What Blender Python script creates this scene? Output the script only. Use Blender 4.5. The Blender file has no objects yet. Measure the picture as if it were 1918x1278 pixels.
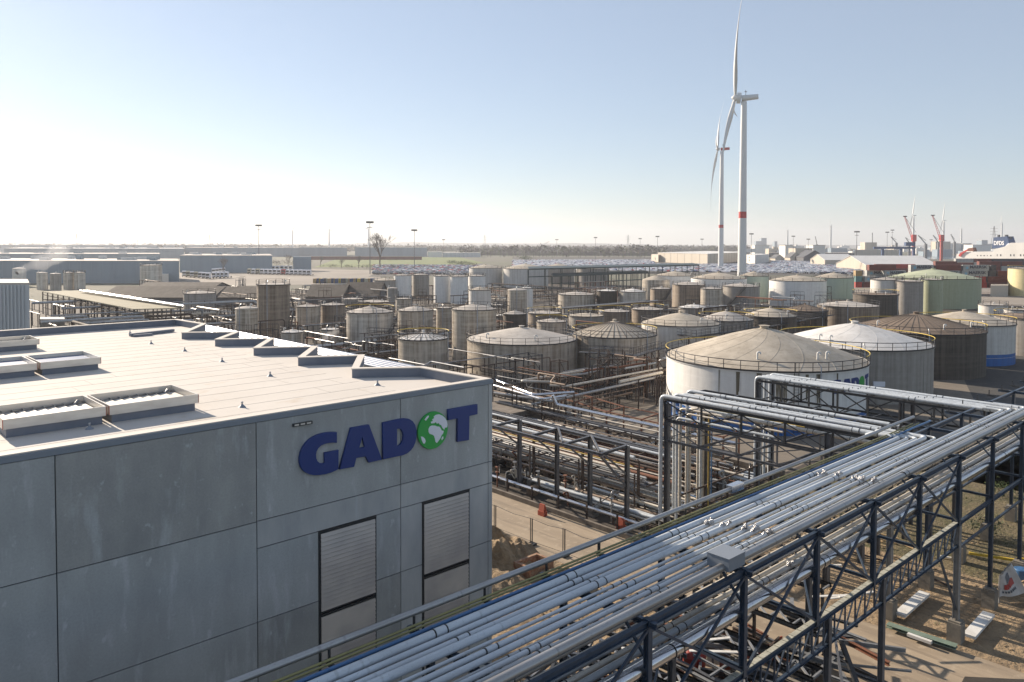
import bpy, bmesh, math, random
from mathutils import Vector, Matrix
S = bpy.context.scene
# ------------------------------------------------ camera, sky, sun, exposure
F, PIT, ROLL, H, SH = 1445., math.radians(1.8), math.radians(.15), 22., 136.
CP, SP, CR, SR = math.cos(PIT), math.sin(PIT), math.cos(ROLL), math.sin(ROLL)
RV, UV, FV = Vector((1, 0, 0)), Vector((0, SP, CP)), Vector((0, CP, -SP))
CRV, CUV = CR*RV+SR*UV, -SR*RV+CR*UV
cd = bpy.data.cameras.new('camera'); cam = bpy.data.objects.new('camera', cd)
S.collection.objects.link(cam); S.camera = cam
cd.sensor_width = 36; cd.lens = 36*F/1918; cd.shift_y = -SH/1918
cd.clip_start = .1; cd.clip_end = 40000
cam.matrix_world = Matrix(((CRV.x, CUV.x, -FV.x, 0), (CRV.y, CUV.y, -FV.y, 0), (CRV.z, CUV.z, -FV.z, H), (0, 0, 0, 1)))
RA = math.atan2(.687, .7266); CA, SA = math.cos(RA), math.sin(RA)
SUN_EL = math.radians(23)
sp = Vector((-.06, .998)); sd = Vector((sp.x*CA-sp.y*SA, sp.x*SA+sp.y*CA)).normalized()
SUN = Vector((sd.x*math.cos(SUN_EL), sd.y*math.cos(SUN_EL), math.sin(SUN_EL)))
W = bpy.data.worlds.new('World'); S.world = W; W.use_nodes = True
nt = W.node_tree; sky = nt.nodes.new('ShaderNodeTexSky'); sky.sky_type = 'NISHITA'; sky.sun_disc = False
sky.sun_elevation = SUN_EL; sky.sun_rotation = math.atan2(sd.x, sd.y)
sky.air_density = 1.0; sky.dust_density = .2; sky.ozone_density = 1.2; sky.altitude = 20
tn = nt.nodes.new('ShaderNodeMix'); tn.data_type = 'RGBA'; tn.blend_type = 'MULTIPLY'; tn.inputs['Factor'].default_value = 1; tn.inputs[7].default_value = (.93, 1.0, 1.09, 1)
vl = nt.nodes.new('ShaderNodeMix'); vl.data_type = 'RGBA'; vl.inputs['Factor'].default_value = .45; vl.inputs[7].default_value = (4.9, 5.45, 6.35, 1)
nt.links.new(sky.outputs[0], tn.inputs[6]); nt.links.new(tn.outputs[2], vl.inputs[6]); nt.links.new(vl.outputs[2], nt.nodes['Background'].inputs[0]); nt.nodes['Background'].inputs[1].default_value = .060
ld = bpy.data.lights.new('sun', 'SUN'); sun = bpy.data.objects.new('sun', ld); S.collection.objects.link(sun)
ld.energy = 5; ld.angle = math.radians(.55); ld.color = (1, .85, .68)
sun.rotation_euler = SUN.to_track_quat('Z', 'Y').to_euler()
S.view_settings.view_transform = 'Standard'; S.view_settings.look = 'None'; S.view_settings.exposure = 1.0; S.view_settings.gamma = 1
S.view_settings.use_curve_mapping = False
R = random.Random(7)
# ------------------------------------------------ pixel helpers (photo pixels -> place on a plane)
def ray(px, py):
    d = CRV*((px-959)/F)+CUV*((639-SH-py)/F)+FV
    return d
def P(px, py, z=0):
    d = ray(px, py); t = (z-H)/d.z; return Vector((d.x*t, d.y*t, z))
def PY(px, py, Y):
    d = ray(px, py); return Vector((0, 0, H))+d*(Y/d.y)
def L(p): return Vector((p[0]*CA+p[1]*SA, -p[0]*SA+p[1]*CA, p[2]))
def Wd(s, w, z=0): return Vector((s*CA-w*SA, s*SA+w*CA, z))
def PL(px, py, z=0): return L(P(px, py, z))
def PW(px, py, w):
    d = ray(px, py); k = w/(-d.x*SA+d.y*CA); return (d.x*k*CA+d.y*k*SA, H+d.z*k)
# ------------------------------------------------ objects
ROT = Matrix.Rotation(RA, 4, 'Z'); ID = Matrix.Identity(4); FR = [ID, ROT]
COL = S.collection
MATR = {}
CW = dict(galv2='dull silver', pcream='cream', galv='shiny silver', pw2='pale grey', pw='white', rustd='dark brown', rust='rusty', slite='light grey', sgrey='grey', sdark='dark', rail='black', rustp='brown')
def nth(n): return '%d%s' % (n, 'th' if 10 <= n % 100 <= 20 else {1: 'st', 2: 'nd', 3: 'rd'}.get(n % 10, 'th'))
def tag(o, label=None, cat=None, group=None, kind=None):
    if label: o['label'] = label
    if cat: o['category'] = cat
    if group: o['group'] = group
    if kind: o['kind'] = kind
    return o
def thing(name, label, cat, loc=(0, 0, 0), fr=0, group=None):
    """Empty at the thing's base; loc in frame coords (fr 1 = plant frame)"""
    o = bpy.data.objects.new(name, None); COL.objects.link(o); o.empty_display_size = .5
    m = FR[fr] @ Matrix.Translation(loc); o.matrix_world = m; MATR[o.name] = m
    return tag(o, label, cat, group)
class MB:
    def __init__(s, fr=0): s.v = []; s.f = []; s.sm = []; s.mi = []; s.fr = fr; s.m = 0
    def add(s, vs, fs, sm=False):
        o = len(s.v); s.v += [tuple(v) for v in vs]
        for f in fs: s.f.append([i+o for i in f]); s.sm.append(sm); s.mi.append(s.m)
    def hexa(s, b, t):
        s.add(list(b)+list(t), [(3, 2, 1, 0), (4, 5, 6, 7), (0, 1, 5, 4), (1, 2, 6, 5), (2, 3, 7, 6), (3, 0, 4, 7)]); return s
    def box(s, x0, y0, z0, x1, y1, z1):
        return s.hexa([(x0, y0, z0), (x1, y0, z0), (x1, y1, z0), (x0, y1, z0)], [(x0, y0, z1), (x1, y0, z1), (x1, y1, z1), (x0, y1, z1)])
    def beam(s, p, q, w, h=None, ibeam=False):
        h = h or w; p = Vector(p); q = Vector(q); d = (q-p)
        if d.length < 1e-6: return s
        d.normalize(); up = Vector((0, 0, 1)) if abs(d.z) < .95 else Vector((0, 1, 0))
        a = d.cross(up).normalized(); b = a.cross(d)
        def bx(cw, ch, hw, hh):
            o = a*cw+b*ch
            c = [o-a*hw-b*hh, o+a*hw-b*hh, o+a*hw+b*hh, o-a*hw+b*hh]
            s.hexa([p+x for x in c], [q+x for x in c])
        if ibeam:
            t = h*.06+.006
            bx(0, h/2-t/2, w/2, t/2); bx(0, -h/2+t/2, w/2, t/2); bx(0, 0, w*.07, h/2-t)
        else: bx(0, 0, w/2, h/2)
        return s
    def tube(s, pts, r, n=8, cap=True, bend=0, sm=True):
        pts = [Vector(p) for p in pts]
        if bend:
            o = [pts[0]]
            for i in range(1, len(pts)-1):
                a, b, c = pts[i-1], pts[i], pts[i+1]
                R1 = min(bend, (a-b).length*.49, (c-b).length*.49)
                p0 = b+(a-b).normalized()*R1; p1 = b+(c-b).normalized()*R1
                for k in range(5):
                    t = k/4; o.append(p0*(1-t)**2+b*2*t*(1-t)+p1*t*t)
            o.append(pts[-1]); pts = o
        rs = r if isinstance(r, (list, tuple)) else [r]*len(pts)
        rings = []; up = None
        for i, p in enumerate(pts):
            d = (pts[min(i+1, len(pts)-1)]-pts[max(i-1, 0)]).normalized()
            if up is None: up = d.orthogonal() if abs(d.z) > .9 else Vector((0, 0, 1))
            a = d.cross(up); a = a.normalized() if a.length > 1e-4 else d.orthogonal().normalized(); b = a.cross(d); up = b
            rings.append([p+(a*math.cos(2*math.pi*(k+.5)/n)+b*math.sin(2*math.pi*(k+.5)/n))*rs[i] for k in range(n)])
        vs = [v for g in rings for v in g]
        s.add(vs, [(i*n+k, (i+1)*n+k, (i+1)*n+(k+1) % n, i*n+(k+1) % n) for i in range(len(pts)-1) for k in range(n)], sm)
        if cap: s.add(rings[0], [tuple(range(n))]); s.add(rings[-1], [tuple(range(n))[::-1]])
        return s
    def lathe(s, c, prof, n=24, cap=True, sm=True, a0=0, a1=2*math.pi):
        full = abs(a1-a0-2*math.pi) < 1e-6; m = n if full else n+1
        for j in range(len(prof)-1):
            vs = []
            for (r, z) in (prof[j], prof[j+1]):
                vs += [(c[0]+r*math.cos(a0+(a1-a0)*k/n), c[1]+r*math.sin(a0+(a1-a0)*k/n), c[2]+z) for k in range(m)]
            s.add(vs, [(k, (k+1) % m, m+(k+1) % m, m+k) for k in range(n)], sm)
        return s
    def disc(s, c, r, z, n=24):
        s.add([(c[0]+r*math.cos(2*math.pi*k/n), c[1]+r*math.sin(2*math.pi*k/n), z) for k in range(n)], [tuple(range(n))]); return s
    def prism(s, poly, z0, z1):
        n = len(poly); a = sum(poly[i][0]*poly[(i+1) % n][1]-poly[(i+1) % n][0]*poly[i][1] for i in range(n))
        if a < 0: poly = poly[::-1]
        s.add([(x, y, z0) for x, y in poly]+[(x, y, z1) for x, y in poly],
              [tuple(range(n))[::-1], tuple(range(n, 2*n))]+[(i, (i+1) % n, n+(i+1) % n, n+i) for i in range(n)]); return s
    def quad(s, *p): s.add(p, [tuple(range(len(p)))]); return s
    def build(s, name, mat, parent=None, loc=None):
        me = bpy.data.meshes.new(name)
        M_ = FR[s.fr]; base = None
        if parent is not None:
            o_ = bpy.data.objects.new(name, me); mi = MATR[parent.name].inverted() @ M_
        else:
            o_ = bpy.data.objects.new(name, me)
            if loc is None:
                xs = [v[0] for v in s.v]; ys = [v[1] for v in s.v]; zs = [v[2] for v in s.v]
                loc = ((min(xs)+max(xs))/2, (min(ys)+max(ys))/2, min(zs))
            base = M_ @ Matrix.Translation(loc); mi = Matrix.Translation((-loc[0], -loc[1], -loc[2]))
        me.from_pydata([tuple(mi @ Vector(v)) for v in s.v], [], s.f)
        me.polygons.foreach_set('use_smooth', s.sm); me.polygons.foreach_set('material_index', s.mi)
        for m in (mat if isinstance(mat, (list, tuple)) else [mat]): me.materials.append(m)
        me.update(); COL.objects.link(o_)
        if parent is not None: o_.parent = parent; MATR[o_.name] = MATR[parent.name].copy()
        else: o_.matrix_world = base; MATR[o_.name] = base
        return o_
def lone(mb, name, mat, label, cat, group=None, kind=None): return tag(mb.build(name, mat), label, cat, group, kind)
def struct(mb, name, mat): return tag(mb.build(name, mat), kind='structure')
def dup(root, mw, label=None):
    r = root.copy(); COL.objects.link(r); r.matrix_world = mw
    if label: r['label'] = label
    for ch in list(root.children):
        c = ch.copy(); COL.objects.link(c); c.parent = r
        for g in ch.children: d = g.copy(); COL.objects.link(d); d.parent = c
    return r
# ------------------------------------------------ materials
def mat(name, col, rough=.7, metal=0, layers=(), bump=None, spec=.5, emit=None, alpha=None):
    m = bpy.data.materials.new(name); m.use_nodes = True; t = m.node_tree; N = t.nodes; b = N['Principled BSDF']
    b.inputs['Base Color'].default_value = (*col, 1); b.inputs['Roughness'].default_value = rough; b.inputs['Metallic'].default_value = metal
    b.inputs['Specular IOR Level'].default_value = spec
    tc = N.new('ShaderNodeTexCoord') if (layers or bump) else None
    def noise(sc, ns, det):
        mp = N.new('ShaderNodeMapping'); mp.inputs['Scale'].default_value = sc; t.links.new(tc.outputs['Object'], mp.inputs[0])
        n = N.new('ShaderNodeTexNoise'); n.inputs['Scale'].default_value = ns; n.inputs['Detail'].default_value = det; n.inputs['Roughness'].default_value = .6
        t.links.new(mp.outputs[0], n.inputs['Vector']); return n
    src = None
    for (sc, ns, det, lo, hi, c2, amt) in layers:
        n = noise(sc, ns, det); r = N.new('ShaderNodeMapRange'); r.inputs[1].default_value = lo; r.inputs[2].default_value = hi; r.inputs[4].default_value = amt
        t.links.new(n.outputs['Fac'], r.inputs[0])
        x = N.new('ShaderNodeMix'); x.data_type = 'RGBA'; t.links.new(r.outputs[0], x.inputs['Factor'])
        if src: t.links.new(src, x.inputs[6])
        else: x.inputs[6].default_value = (*col, 1)
        x.inputs[7].default_value = (*c2, 1); src = x.outputs[2]
    if src: t.links.new(src, b.inputs['Base Color'])
    if bump:
        n = noise(bump[0], bump[1], 5); k = N.new('ShaderNodeBump'); k.inputs['Strength'].default_value = bump[2]; k.inputs['Distance'].default_value = bump[3] if len(bump) > 3 else .05
        t.links.new(n.outputs['Fac'], k.inputs['Height']); t.links.new(k.outputs[0], b.inputs['Normal'])
    return m
U1 = (1, 1, 1)
def steelpaint(name, c, rough=.5, metal=.0, k=.6): return mat(name, c, rough, metal, [(U1, 2.5, 4, .4, .75, tuple(x*k for x in c), .8)])
M = {}
M['conc'] = mat('precast_concrete', (.41, .425, .42), .85, 0, [((1, 1, .35), .5, 5, .35, .65, (.31, .32, .315), 1), ((1.5, 1, .3), 1.3, 6, .55, .68, (.50, .51, .52), .7), ((1, 1, .5), 3, 5, .62, .7, (.55, .56, .57), .6), (U1, 14, 3, .4, .8, (.22, .22, .22), .35)], (U1, 30, .12, .02))
M['conc2'] = mat('precast_concrete_dark', (.36, .362, .345), .85, 0, [((1, 1, .5), .7, 5, .35, .65, (.26, .265, .26), 1), ((1, 1, .25), 1.4, 6, .54, .68, (.46, .48, .49), .7), ((1, 1, .8), 3, 6, .62, .7, (.5, .52, .54), .7), (U1, 14, 3, .4, .8, (.2, .2, .2), .35)], (U1, 30, .12, .02))
M['conc3'] = mat('precast_concrete_light', (.46, .46, .445), .85, 0, [((1, 1, .35), .6, 5, .35, .7, (.27, .285, .30), .9), ((3, 1, .2), 2, 6, .6, .72, (.45, .48, .5), .5)], (U1, 30, .1, .02))
M['joint'] = mat('joint_sealant', (.05, .055, .065), .9)
M['coping'] = mat('coping_aluminium', (.56, .52, .47), .8, 0)
M['flash'] = mat('grey_flashing', (.22, .25, .29), .6, .3)
M['roof'] = mat('roof_membrane', (.53, .50, .46), .85, 0, [(U1, .25, 6, .35, .7, (.465, .435, .395), .8), ((.7, 1.4, 1), .6, 5, .60, .70, (.40, .32, .23), .6), (U1, 6, 4, .45, .8, (.55, .5, .46), .3)], (U1, 3, .06, .02))
M['upstand'] = mat('dark_upstand', (.16, .18, .22), .6, 0, [(U1, 1, 4, .4, .7, (.11, .13, .17), .7)])
M['alu'] = mat('aluminium_frame', (.66, .63, .58), .38, .45, [((.5, .5, 2), 2, 4, .4, .7, (.5, .46, .42), .7)])
M['redcap'] = mat('red_corner_cap', (.30, .05, .03), .5)
M['louv'] = mat('translucent_louvre', (.46, .41, .37), .3, .15, [((.4, 1, .5), .9, 3, .4, .65, (.31, .28, .27), .9)])
M['louvlite'] = mat('open_vent_flap', (.58, .54, .47), .6, 0, [(U1, 1.5, 4, .4, .8, (.44, .40, .34), .7)])
M['poly'] = mat('polycarbonate_panel', (.07, .12, .24), .6, 0, [(U1, 1, 3, .4, .7, (.10, .16, .29), .6)])
M['winframe'] = mat('window_frame_dark', (.03, .035, .04), .4, .3)
M['blue'] = mat('sign_blue', (.008, .032, .17), .5)
M['green'] = mat('globe_green', (.01, .33, .055), .35)
M['white'] = mat('white_paint', (.70, .72, .78), .45)
def pipe_m(n, c, rough, metal, dirt, amt=.8):
    return mat(n, c, rough, metal, [((.25, 3, 3), 1.6, 5, .42, .75, dirt, amt), ((2.2, .15, .15), 1.3, 2, .60, .66, tuple(x*.8 for x in dirt), .5), (U1, 9, 4, .58, .75, tuple(x*.45 for x in dirt), .5)])
M['pw'] = pipe_m('white_pipe_paint', (.48, .525, .565), .36, 0, (.34, .36, .375))
M['pw2'] = pipe_m('greyed_pipe_paint', (.37, .395, .41), .4, 0, (.23, .235, .24))
M['galv'] = pipe_m('polished_cladding', (.62, .62, .64), .2, .95, (.42, .42, .44))
M['galv2'] = pipe_m('dull_cladding', (.36, .36, .36), .36, .7, (.22, .21, .20))
M['olive'] = pipe_m('olive_conduit', (.25, .23, .09), .5, 0, (.15, .14, .06))
M['pyel'] = pipe_m('yellow_pipe', (.48, .34, .06), .5, 0, (.3, .2, .05))
M['pblue'] = pipe_m('blue_pipe', (.05, .14, .30), .45, 0, (.03, .09, .18))
M['pcream'] = pipe_m('cream_pipe', (.56, .52, .45), .45, .1, (.33, .29, .24))
M['ring'] = mat('coupling_band', (.03, .032, .036), .5, .5)
M['foil'] = mat('crumpled_foil', (.6, .6, .6), .3, .85, [(U1, 9, 4, .4, .6, (.25, .24, .24), .8)], (U1, 14, 1, .15))
M['sblue'] = steelpaint('blue_grey_steel', (.045, .07, .11), .42, .25)
M['sdark'] = steelpaint('dark_steel', (.05, .052, .056), .55, .3)
M['sgrey'] = steelpaint('grey_galvanised_steel', (.125, .132, .148), .5, .4)
M['slite'] = steelpaint('light_galvanised_steel', (.27, .28, .29), .5, .4)
M['rust'] = steelpaint('rusty_steel', (.19, .075, .04), .8, 0)
M['rustd'] = steelpaint('dark_rusty_steel', (.06, .04, .032), .85, 0)
M['rail'] = mat('dark_railing', (.035, .035, .04), .5, .3)
M['yrail'] = mat('yellow_handrail', (.50, .36, .05), .5)
M['walk'] = mat('walkway_grating', (.42, .42, .36), .7, .1, [((6, 1, 1), 3, 3, .45, .6, (.25, .25, .22), .7)])
M['pedestal'] = mat('pedestal_concrete', (.20, .18, .15), .9, 0, [(U1, 2, 5, .4, .7, (.11, .10, .085), .8)], (U1, 8, .3, .03))
M['wood'] = mat('raw_timber', (.42, .30, .16), .8, 0, [((1, 6, 1), 3, 4, .4, .7, (.28, .19, .1), .7)])
M['board'] = mat('white_board', (.62, .62, .60), .6, 0, [((1, .3, 1), 2, 4, .45, .7, (.45, .43, .4), .7)])
M['gbeam'] = mat('green_beam_paint', (.19, .25, .20), .5, .1, [(U1, 2, 4, .4, .7, (.13, .17, .14), .7)])
M['orange'] = mat('orange_mesh', (.38, .07, .035), .7, 0, [((8, 8, 8), 4, 3, .45, .55, (.25, .06, .03), .7)])
M['red'] = mat('red_paint', (.30, .035, .03), .5)
M['brick'] = mat('brown_brick', (.25, .13, .08), .9, 0, [(U1, 5, 3, .45, .6, (.33, .25, .17), .8)])
M['yel'] = mat('yellow_paint', (.55, .38, .03), .5)
# tank shells
def shell(n, c, d, rough, metal, amt=.85, band=.5, rust=None):
    ly = [((1, 1, .035), 1.6, 4, .38, .66, d, amt), ((.05, .05, 1.1), 1.5, 3, .4, .7, tuple(min(1, x*1.35) for x in c), band), ((2.2, 2.2, .05), 1.5, 5, .60, .72, tuple(x*.45 for x in d), .7)]
    ly.append((U1, 1.2, 6, .45, .8, tuple(x*.8 for x in d), .35))
    if rust: ly.append(((1, 1, .04), 1.1, 4, .66, .75, rust, .8))
    return mat(n, c, rough, metal, ly, ((.3, .3, 1.3), 1.6, .12, .04))
M['tss'] = shell('stainless_shell', (.52, .47, .40), (.17, .135, .10), .42, .35, rust=(.16, .08, .04))
M['tss2'] = shell('grey_stainless_shell', (.55, .52, .475), (.24, .205, .165), .4, .35)
M['tdark'] = shell('sooty_shell', (.105, .088, .072), (.042, .034, .028), .7, .2)
M['tbrown'] = shell('brown_stained_shell', (.28, .23, .18), (.10, .075, .055), .6, .3, rust=(.12, .06, .03))
M['twhite'] = shell('white_painted_shell', (.74, .73, .70), (.60, .585, .56), .5, 0, .6, .1)
M['twd'] = shell('old_white_shell', (.62, .60, .565), (.42, .39, .35), .55, 0, .7, .1, (.18, .14, .09))
M['tgrey'] = shell('grey_painted_shell', (.33, .305, .275), (.20, .18, .155), .6, .1, .8, .2)
M['tgreen'] = shell('pale_green_shell', (.37, .39, .26), (.29, .31, .19), .55, 0, .5, .1)
M['tgreen2'] = shell('grey_green_shell', (.38, .45, .38), (.32, .38, .32), .55, 0, .5, .1)
M['tyel'] = shell('cream_yellow_shell', (.66, .58, .33), (.52, .43, .22), .55, 0, .6, .1)
M['tblue'] = mat('blue_band_paint', (.02, .115, .36), .45, 0, [((1, 1, .1), 1.5, 4, .45, .7, (.015, .07, .22), .6)])
def roofm(n, c, d, k=1): return mat(n, c, .8, 0, [(U1, .35, 6, .35, .68, d, .85), (U1, 1.6, 6, .5, .75, tuple(x*.75 for x in d), .55)], (U1, .8, .15, .08))
M['rbeige'] = roofm('weathered_beige_roof', (.47, .42, .345), (.30, .26, .205))
M['rgrey'] = roofm('weathered_grey_roof', (.46, .43, .39), (.30, .27, .24))
M['rbrown'] = roofm('brown_soiled_roof', (.20, .15, .11), (.12, .09, .065))
M['rwhite'] = roofm('clean_white_roof', (.64, .63, .61), (.50, .485, .46))
M['rgreen'] = roofm('pale_green_roof', (.42, .46, .32), (.30, .32, .22))
M['seam'] = mat('roof_seam', (.13, .105, .085), .9)
M['wall'] = mat('bund_wall_concrete', (.17, .145, .12), .95, 0, [((1, 1, .3), 1, 5, .4, .7, (.09, .075, .06), .9)], (U1, 6, .3, .04))
M['clad'] = mat('grey_cladding', (.22, .285, .34), .5, .1, [((1, 1, .1), .2, 4, .4, .7, (.17, .23, .28), .7)])
M['cladl'] = mat('light_ribbed_cladding', (.50, .53, .55), .45, .15, [((1, 1, .1), .3, 4, .4, .7, (.42, .45, .47), .6)])
M['cladr'] = mat('pale_flat_roof', (.52, .47, .41), .7, 0, [(U1, .03, 5, .4, .7, (.38, .35, .32), .8)])
M['cladb'] = mat('beige_cladding', (.46, .41, .34), .6, 0, [((1, 1, .1), .1, 4, .4, .7, (.38, .34, .28), .7)])
M['cladw'] = mat('white_cladding', (.66, .65, .62), .6, 0, [((1, 1, .2), .1, 4, .4, .7, (.56, .55, .52), .6)])
M['cladd'] = mat('dark_cladding', (.07, .075, .085), .7)
M['tile'] = mat('brown_shed_roof', (.045, .036, .03), .9, 0, [((1, .2, 1), .8, 5, .4, .7, (.085, .075, .065), .8)])
M['mossroof'] = mat('mossy_shed_roof', (.24, .22, .15), .85, 0, [((.3, 2, 1), .5, 5, .4, .7, (.15, .14, .09), .8)])
M['canopy'] = mat('dark_green_canopy', (.035, .055, .055), .5, .2)
M['glass'] = mat('dark_glass', (.02, .025, .03), .1, 0)
M['turb'] = mat('turbine_white', (.62, .63, .63), .4)
M['turbr'] = mat('turbine_red', (.45, .035, .035), .45)
M['text'] = mat('grey_lettering', (.06, .07, .09), .6)
M['textw'] = mat('white_lettering', (.75, .76, .78), .6)
# ground
M['ground'] = mat('far_land', (.09, .088, .065), .95, 0, [(U1, .004, 6, .4, .6, (.085, .10, .055), .8), (U1, .03, 5, .45, .7, (.13, .115, .09), .6)])
M['yard'] = mat('plant_yard', (.045, .035, .026), .9, 0, [(U1, .12, 6, .4, .65, (.045, .038, .032), .9), (U1, .5, 5, .52, .7, (.085, .07, .053), .6), (U1, 6, 4, .5, .8, (.03, .025, .02), .4)], (U1, 2, .3, .1))
M['yard2'] = mat('asphalt_yard', (.05, .048, .045), .9, 0, [(U1, .15, 6, .4, .65, (.05, .048, .045), .9), (U1, .6, 5, .55, .75, (.12, .11, .095), .5)], (U1, 4, .2, .05))
M['road'] = mat('dusty_road', (.33, .265, .19), .9, 0, [((1.6, .3, 1), .35, 7, .38, .66, (.22, .175, .125), .95), ((2.2, .15, 1), .7, 6, .52, .62, (.17, .135, .10), .6), ((1, 1, 1), 1.6, 7, .56, .68, (.42, .35, .26), .5), (U1, 12, 4, .5, .8, (.22, .18, .14), .4)], (U1, 10, .15, .03))
M['dirt'] = mat('loose_dirt', (.29, .21, .125), .95, 0, [(U1, .4, 6, .4, .65, (.16, .115, .07), .9), (U1, 2.5, 6, .5, .7, (.11, .08, .05), .6), (U1, 10, 4, .5, .8, (.36, .28, .18), .5)], (U1, 3, .8, .25))
M['scrub'] = mat('scrubby_dirt', (.125, .098, .05), .95, 0, [(U1, .35, 6, .42, .62, (.06, .06, .018), .9), (U1, 1.6, 6, .5, .7, (.08, .062, .038), .8), (U1, 7, 4, .5, .75, (.27, .21, .13), .7)], (U1, 4, .8, .2))
M['apron'] = mat('concrete_apron', (.17, .145, .115), .9, 0, [(U1, .4, 6, .4, .7, (.12, .105, .085), .9)], (U1, 6, .15, .04))
M['park'] = mat('terminal_paving', (.25, .22, .185), .9, 0, [(U1, .02, 5, .4, .7, (.17, .15, .13), .8), (U1, .3, 5, .5, .8, (.2, .18, .15), .5)])
M['grass'] = mat('field_grass', (.10, .145, .035), .95, 0, [(U1, .02, 6, .4, .65, (.15, .16, .05), .8), (U1, .2, 5, .45, .7, (.08, .11, .03), .6)])
M['puddle'] = mat('wet_ground', (.05, .042, .032), .45, 0, [(U1, .8, 5, .4, .7, (.09, .075, .055), .8)])
M['water'] = mat('dock_water', (.05, .07, .08), .12)
M['twig'] = mat('bare_twigs', (.105, .09, .085), .95, 0, [(U1, .3, 4, .4, .7, (.07, .065, .06), .7)])
M['twigg'] = mat('budding_twigs', (.11, .12, .065), .95, 0, [(U1, .3, 4, .4, .7, (.07, .08, .05), .7)])
M['bush'] = mat('bush_foliage', (.07, .10, .035), .95, 0, [(U1, 1.5, 4, .4, .7, (.045, .06, .025), .7)])
CONT = {k: mat('container_'+k, c, .6, 0, [(U1, .6, 4, .4, .7, tuple(x*.6 for x in c), .7)]) for k, c in dict(
    grey=(.36, .37, .36), maroon=(.15, .035, .025), red=(.38, .04, .03), blue=(.03, .07, .17), teal=(.10, .22, .22), tan=(.36, .25, .12), dark=(.05, .05, .06), yellow=(.5, .36, .03), cream=(.42, .4, .3)).items()}
CARM = {k: mat('car_'+k, c, .25, .1) for k, c in dict(white=(.72, .72, .74), silver=(.45, .46, .50), black=(.03, .03, .035), blue=(.05, .08, .2), red=(.4, .04, .04), grey=(.16, .17, .19)).items()}
# frame 2: the pipe racks (turned 0.9 degrees against the building)
FR.append(ROT @ Matrix.Translation((19, 14.2, 0)) @ Matrix.Rotation(math.radians(-.9), 4, 'Z') @ Matrix.Translation((-19, -14.2, 0)))
INV2 = FR[2].inverted()
def P2(px, py, z): return INV2 @ P(px, py, z)
# ------------------------------------------------ ground sheets
g = MB(); g.quad((-14000, -300, 0), (14000, -300, 0), (14000, 26000, 0), (-14000, 26000, 0)); struct(g, 'ground', M['ground'])
def sheet(name, m, pts, z, fr=1):
    b = MB(fr); b.prism([(p[0], p[1]) for p in pts], z-.05, z); return struct(b, name, m)
sheet('plant_yard', M['yard'], [(-40, -60), (330, -60), (330, 330), (-40, 330)], .004)
sheet('asphalt_yard', M['yard2'], [(80, -60), (330, -60), (330, 62), (80, 62)], .008)
sheet('scrub_ground', M['scrub'], [(45.6, -30), (104, -30), (98, 15), (88, 34), (45.6, 33)], .008)
sheet('dirt_ground', M['dirt'], [(-20, 19), (39.2, 19), (39.2, 62), (24, 64), (-20, 64)], .008)
sheet('site_dirt', M['dirt'], [(18, 12), (35.5, 6), (45.4, -30), (57, -30), (57, 33.9), (45.3, 36), (45.3, 22), (38, 19), (25, 21), (17, 24)], .012)
sheet('service_road', M['road'], [(38.8, -30), (45.3, -30), (46, 13), (45.3, 20), (45.3, 110), (39.0, 110), (38.6, 24), (30, 24), (26, 16), (30, -30)], .016)
sheet('concrete_apron', M['apron'], [(67.2, 35.5), (92, 36), (92, 62), (71, 66)], .012)
sheet('concrete_driveway', M['apron'], [(100, 28), (106, 28), (150, 44), (150, 48), (112, 48)], .016)
sheet('grass_verge', M['scrub'], [(112, 18), (190, 34), (190, 40), (112, 26)], .016)
sheet('wet_patch', M['puddle'], [(39.5, 10.5), (41, 12), (43.4, 12.2), (45, 10.4), (46.4, 9), (46, 6), (41, 6), (39.2, 8.4)], .020)
# ------------------------------------------------ the concrete building
WB = 26.33; SC = 23.68; ZT = 15.8; ZR = 15.32
bl = thing('concrete_warehouse', 'flat roofed grey precast concrete building with blue lettering on its wall', 'building', (10, WB, 0), 1)
zig = [(23.5, 31.4), (20.9, 33.3), (23.6, 37), (20.8, 38.6), (23.5, 42), (20.7, 43.9), (23.4, 47.5), (20.7, 49.5), (23.3, 52.6), (20.5, 54.8), (23.7, 59.5), (23.4, 64.7)]
out = [(SC, WB+.12)]+zig+[(-25, 64.2), (-25, WB+.12)]
b = MB(1); b.prism(out, 0, ZR-.12); b.build('wall', M['conc'], bl)
b = MB(1); b.prism([(x, y) for x, y in out], ZR-.12, ZR); b.build('roof', M['roof'], bl)
b = MB(1); sr_ = random.Random(12)
for k in range(24):
    w = WB+1.2+k*1.55
    if w < 63.5: b.box(-20, w, ZR+.001, 20.2, w+.03, ZR+.006)
for k in range(24):
    w = WB+1.2+k*1.55
    for j in range(0, 9, 2):
        s = -14+j*4.1+sr_.uniform(-1.5, 1.5)
        if w+1.5 < 63.5 and s < 20: b.box(s, w+.06, ZR+.001, s+.035, w+1.49, ZR+.006)
b.build('membrane_seam', mat('membrane_seam', (.50, .47, .43), .85), bl)
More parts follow.
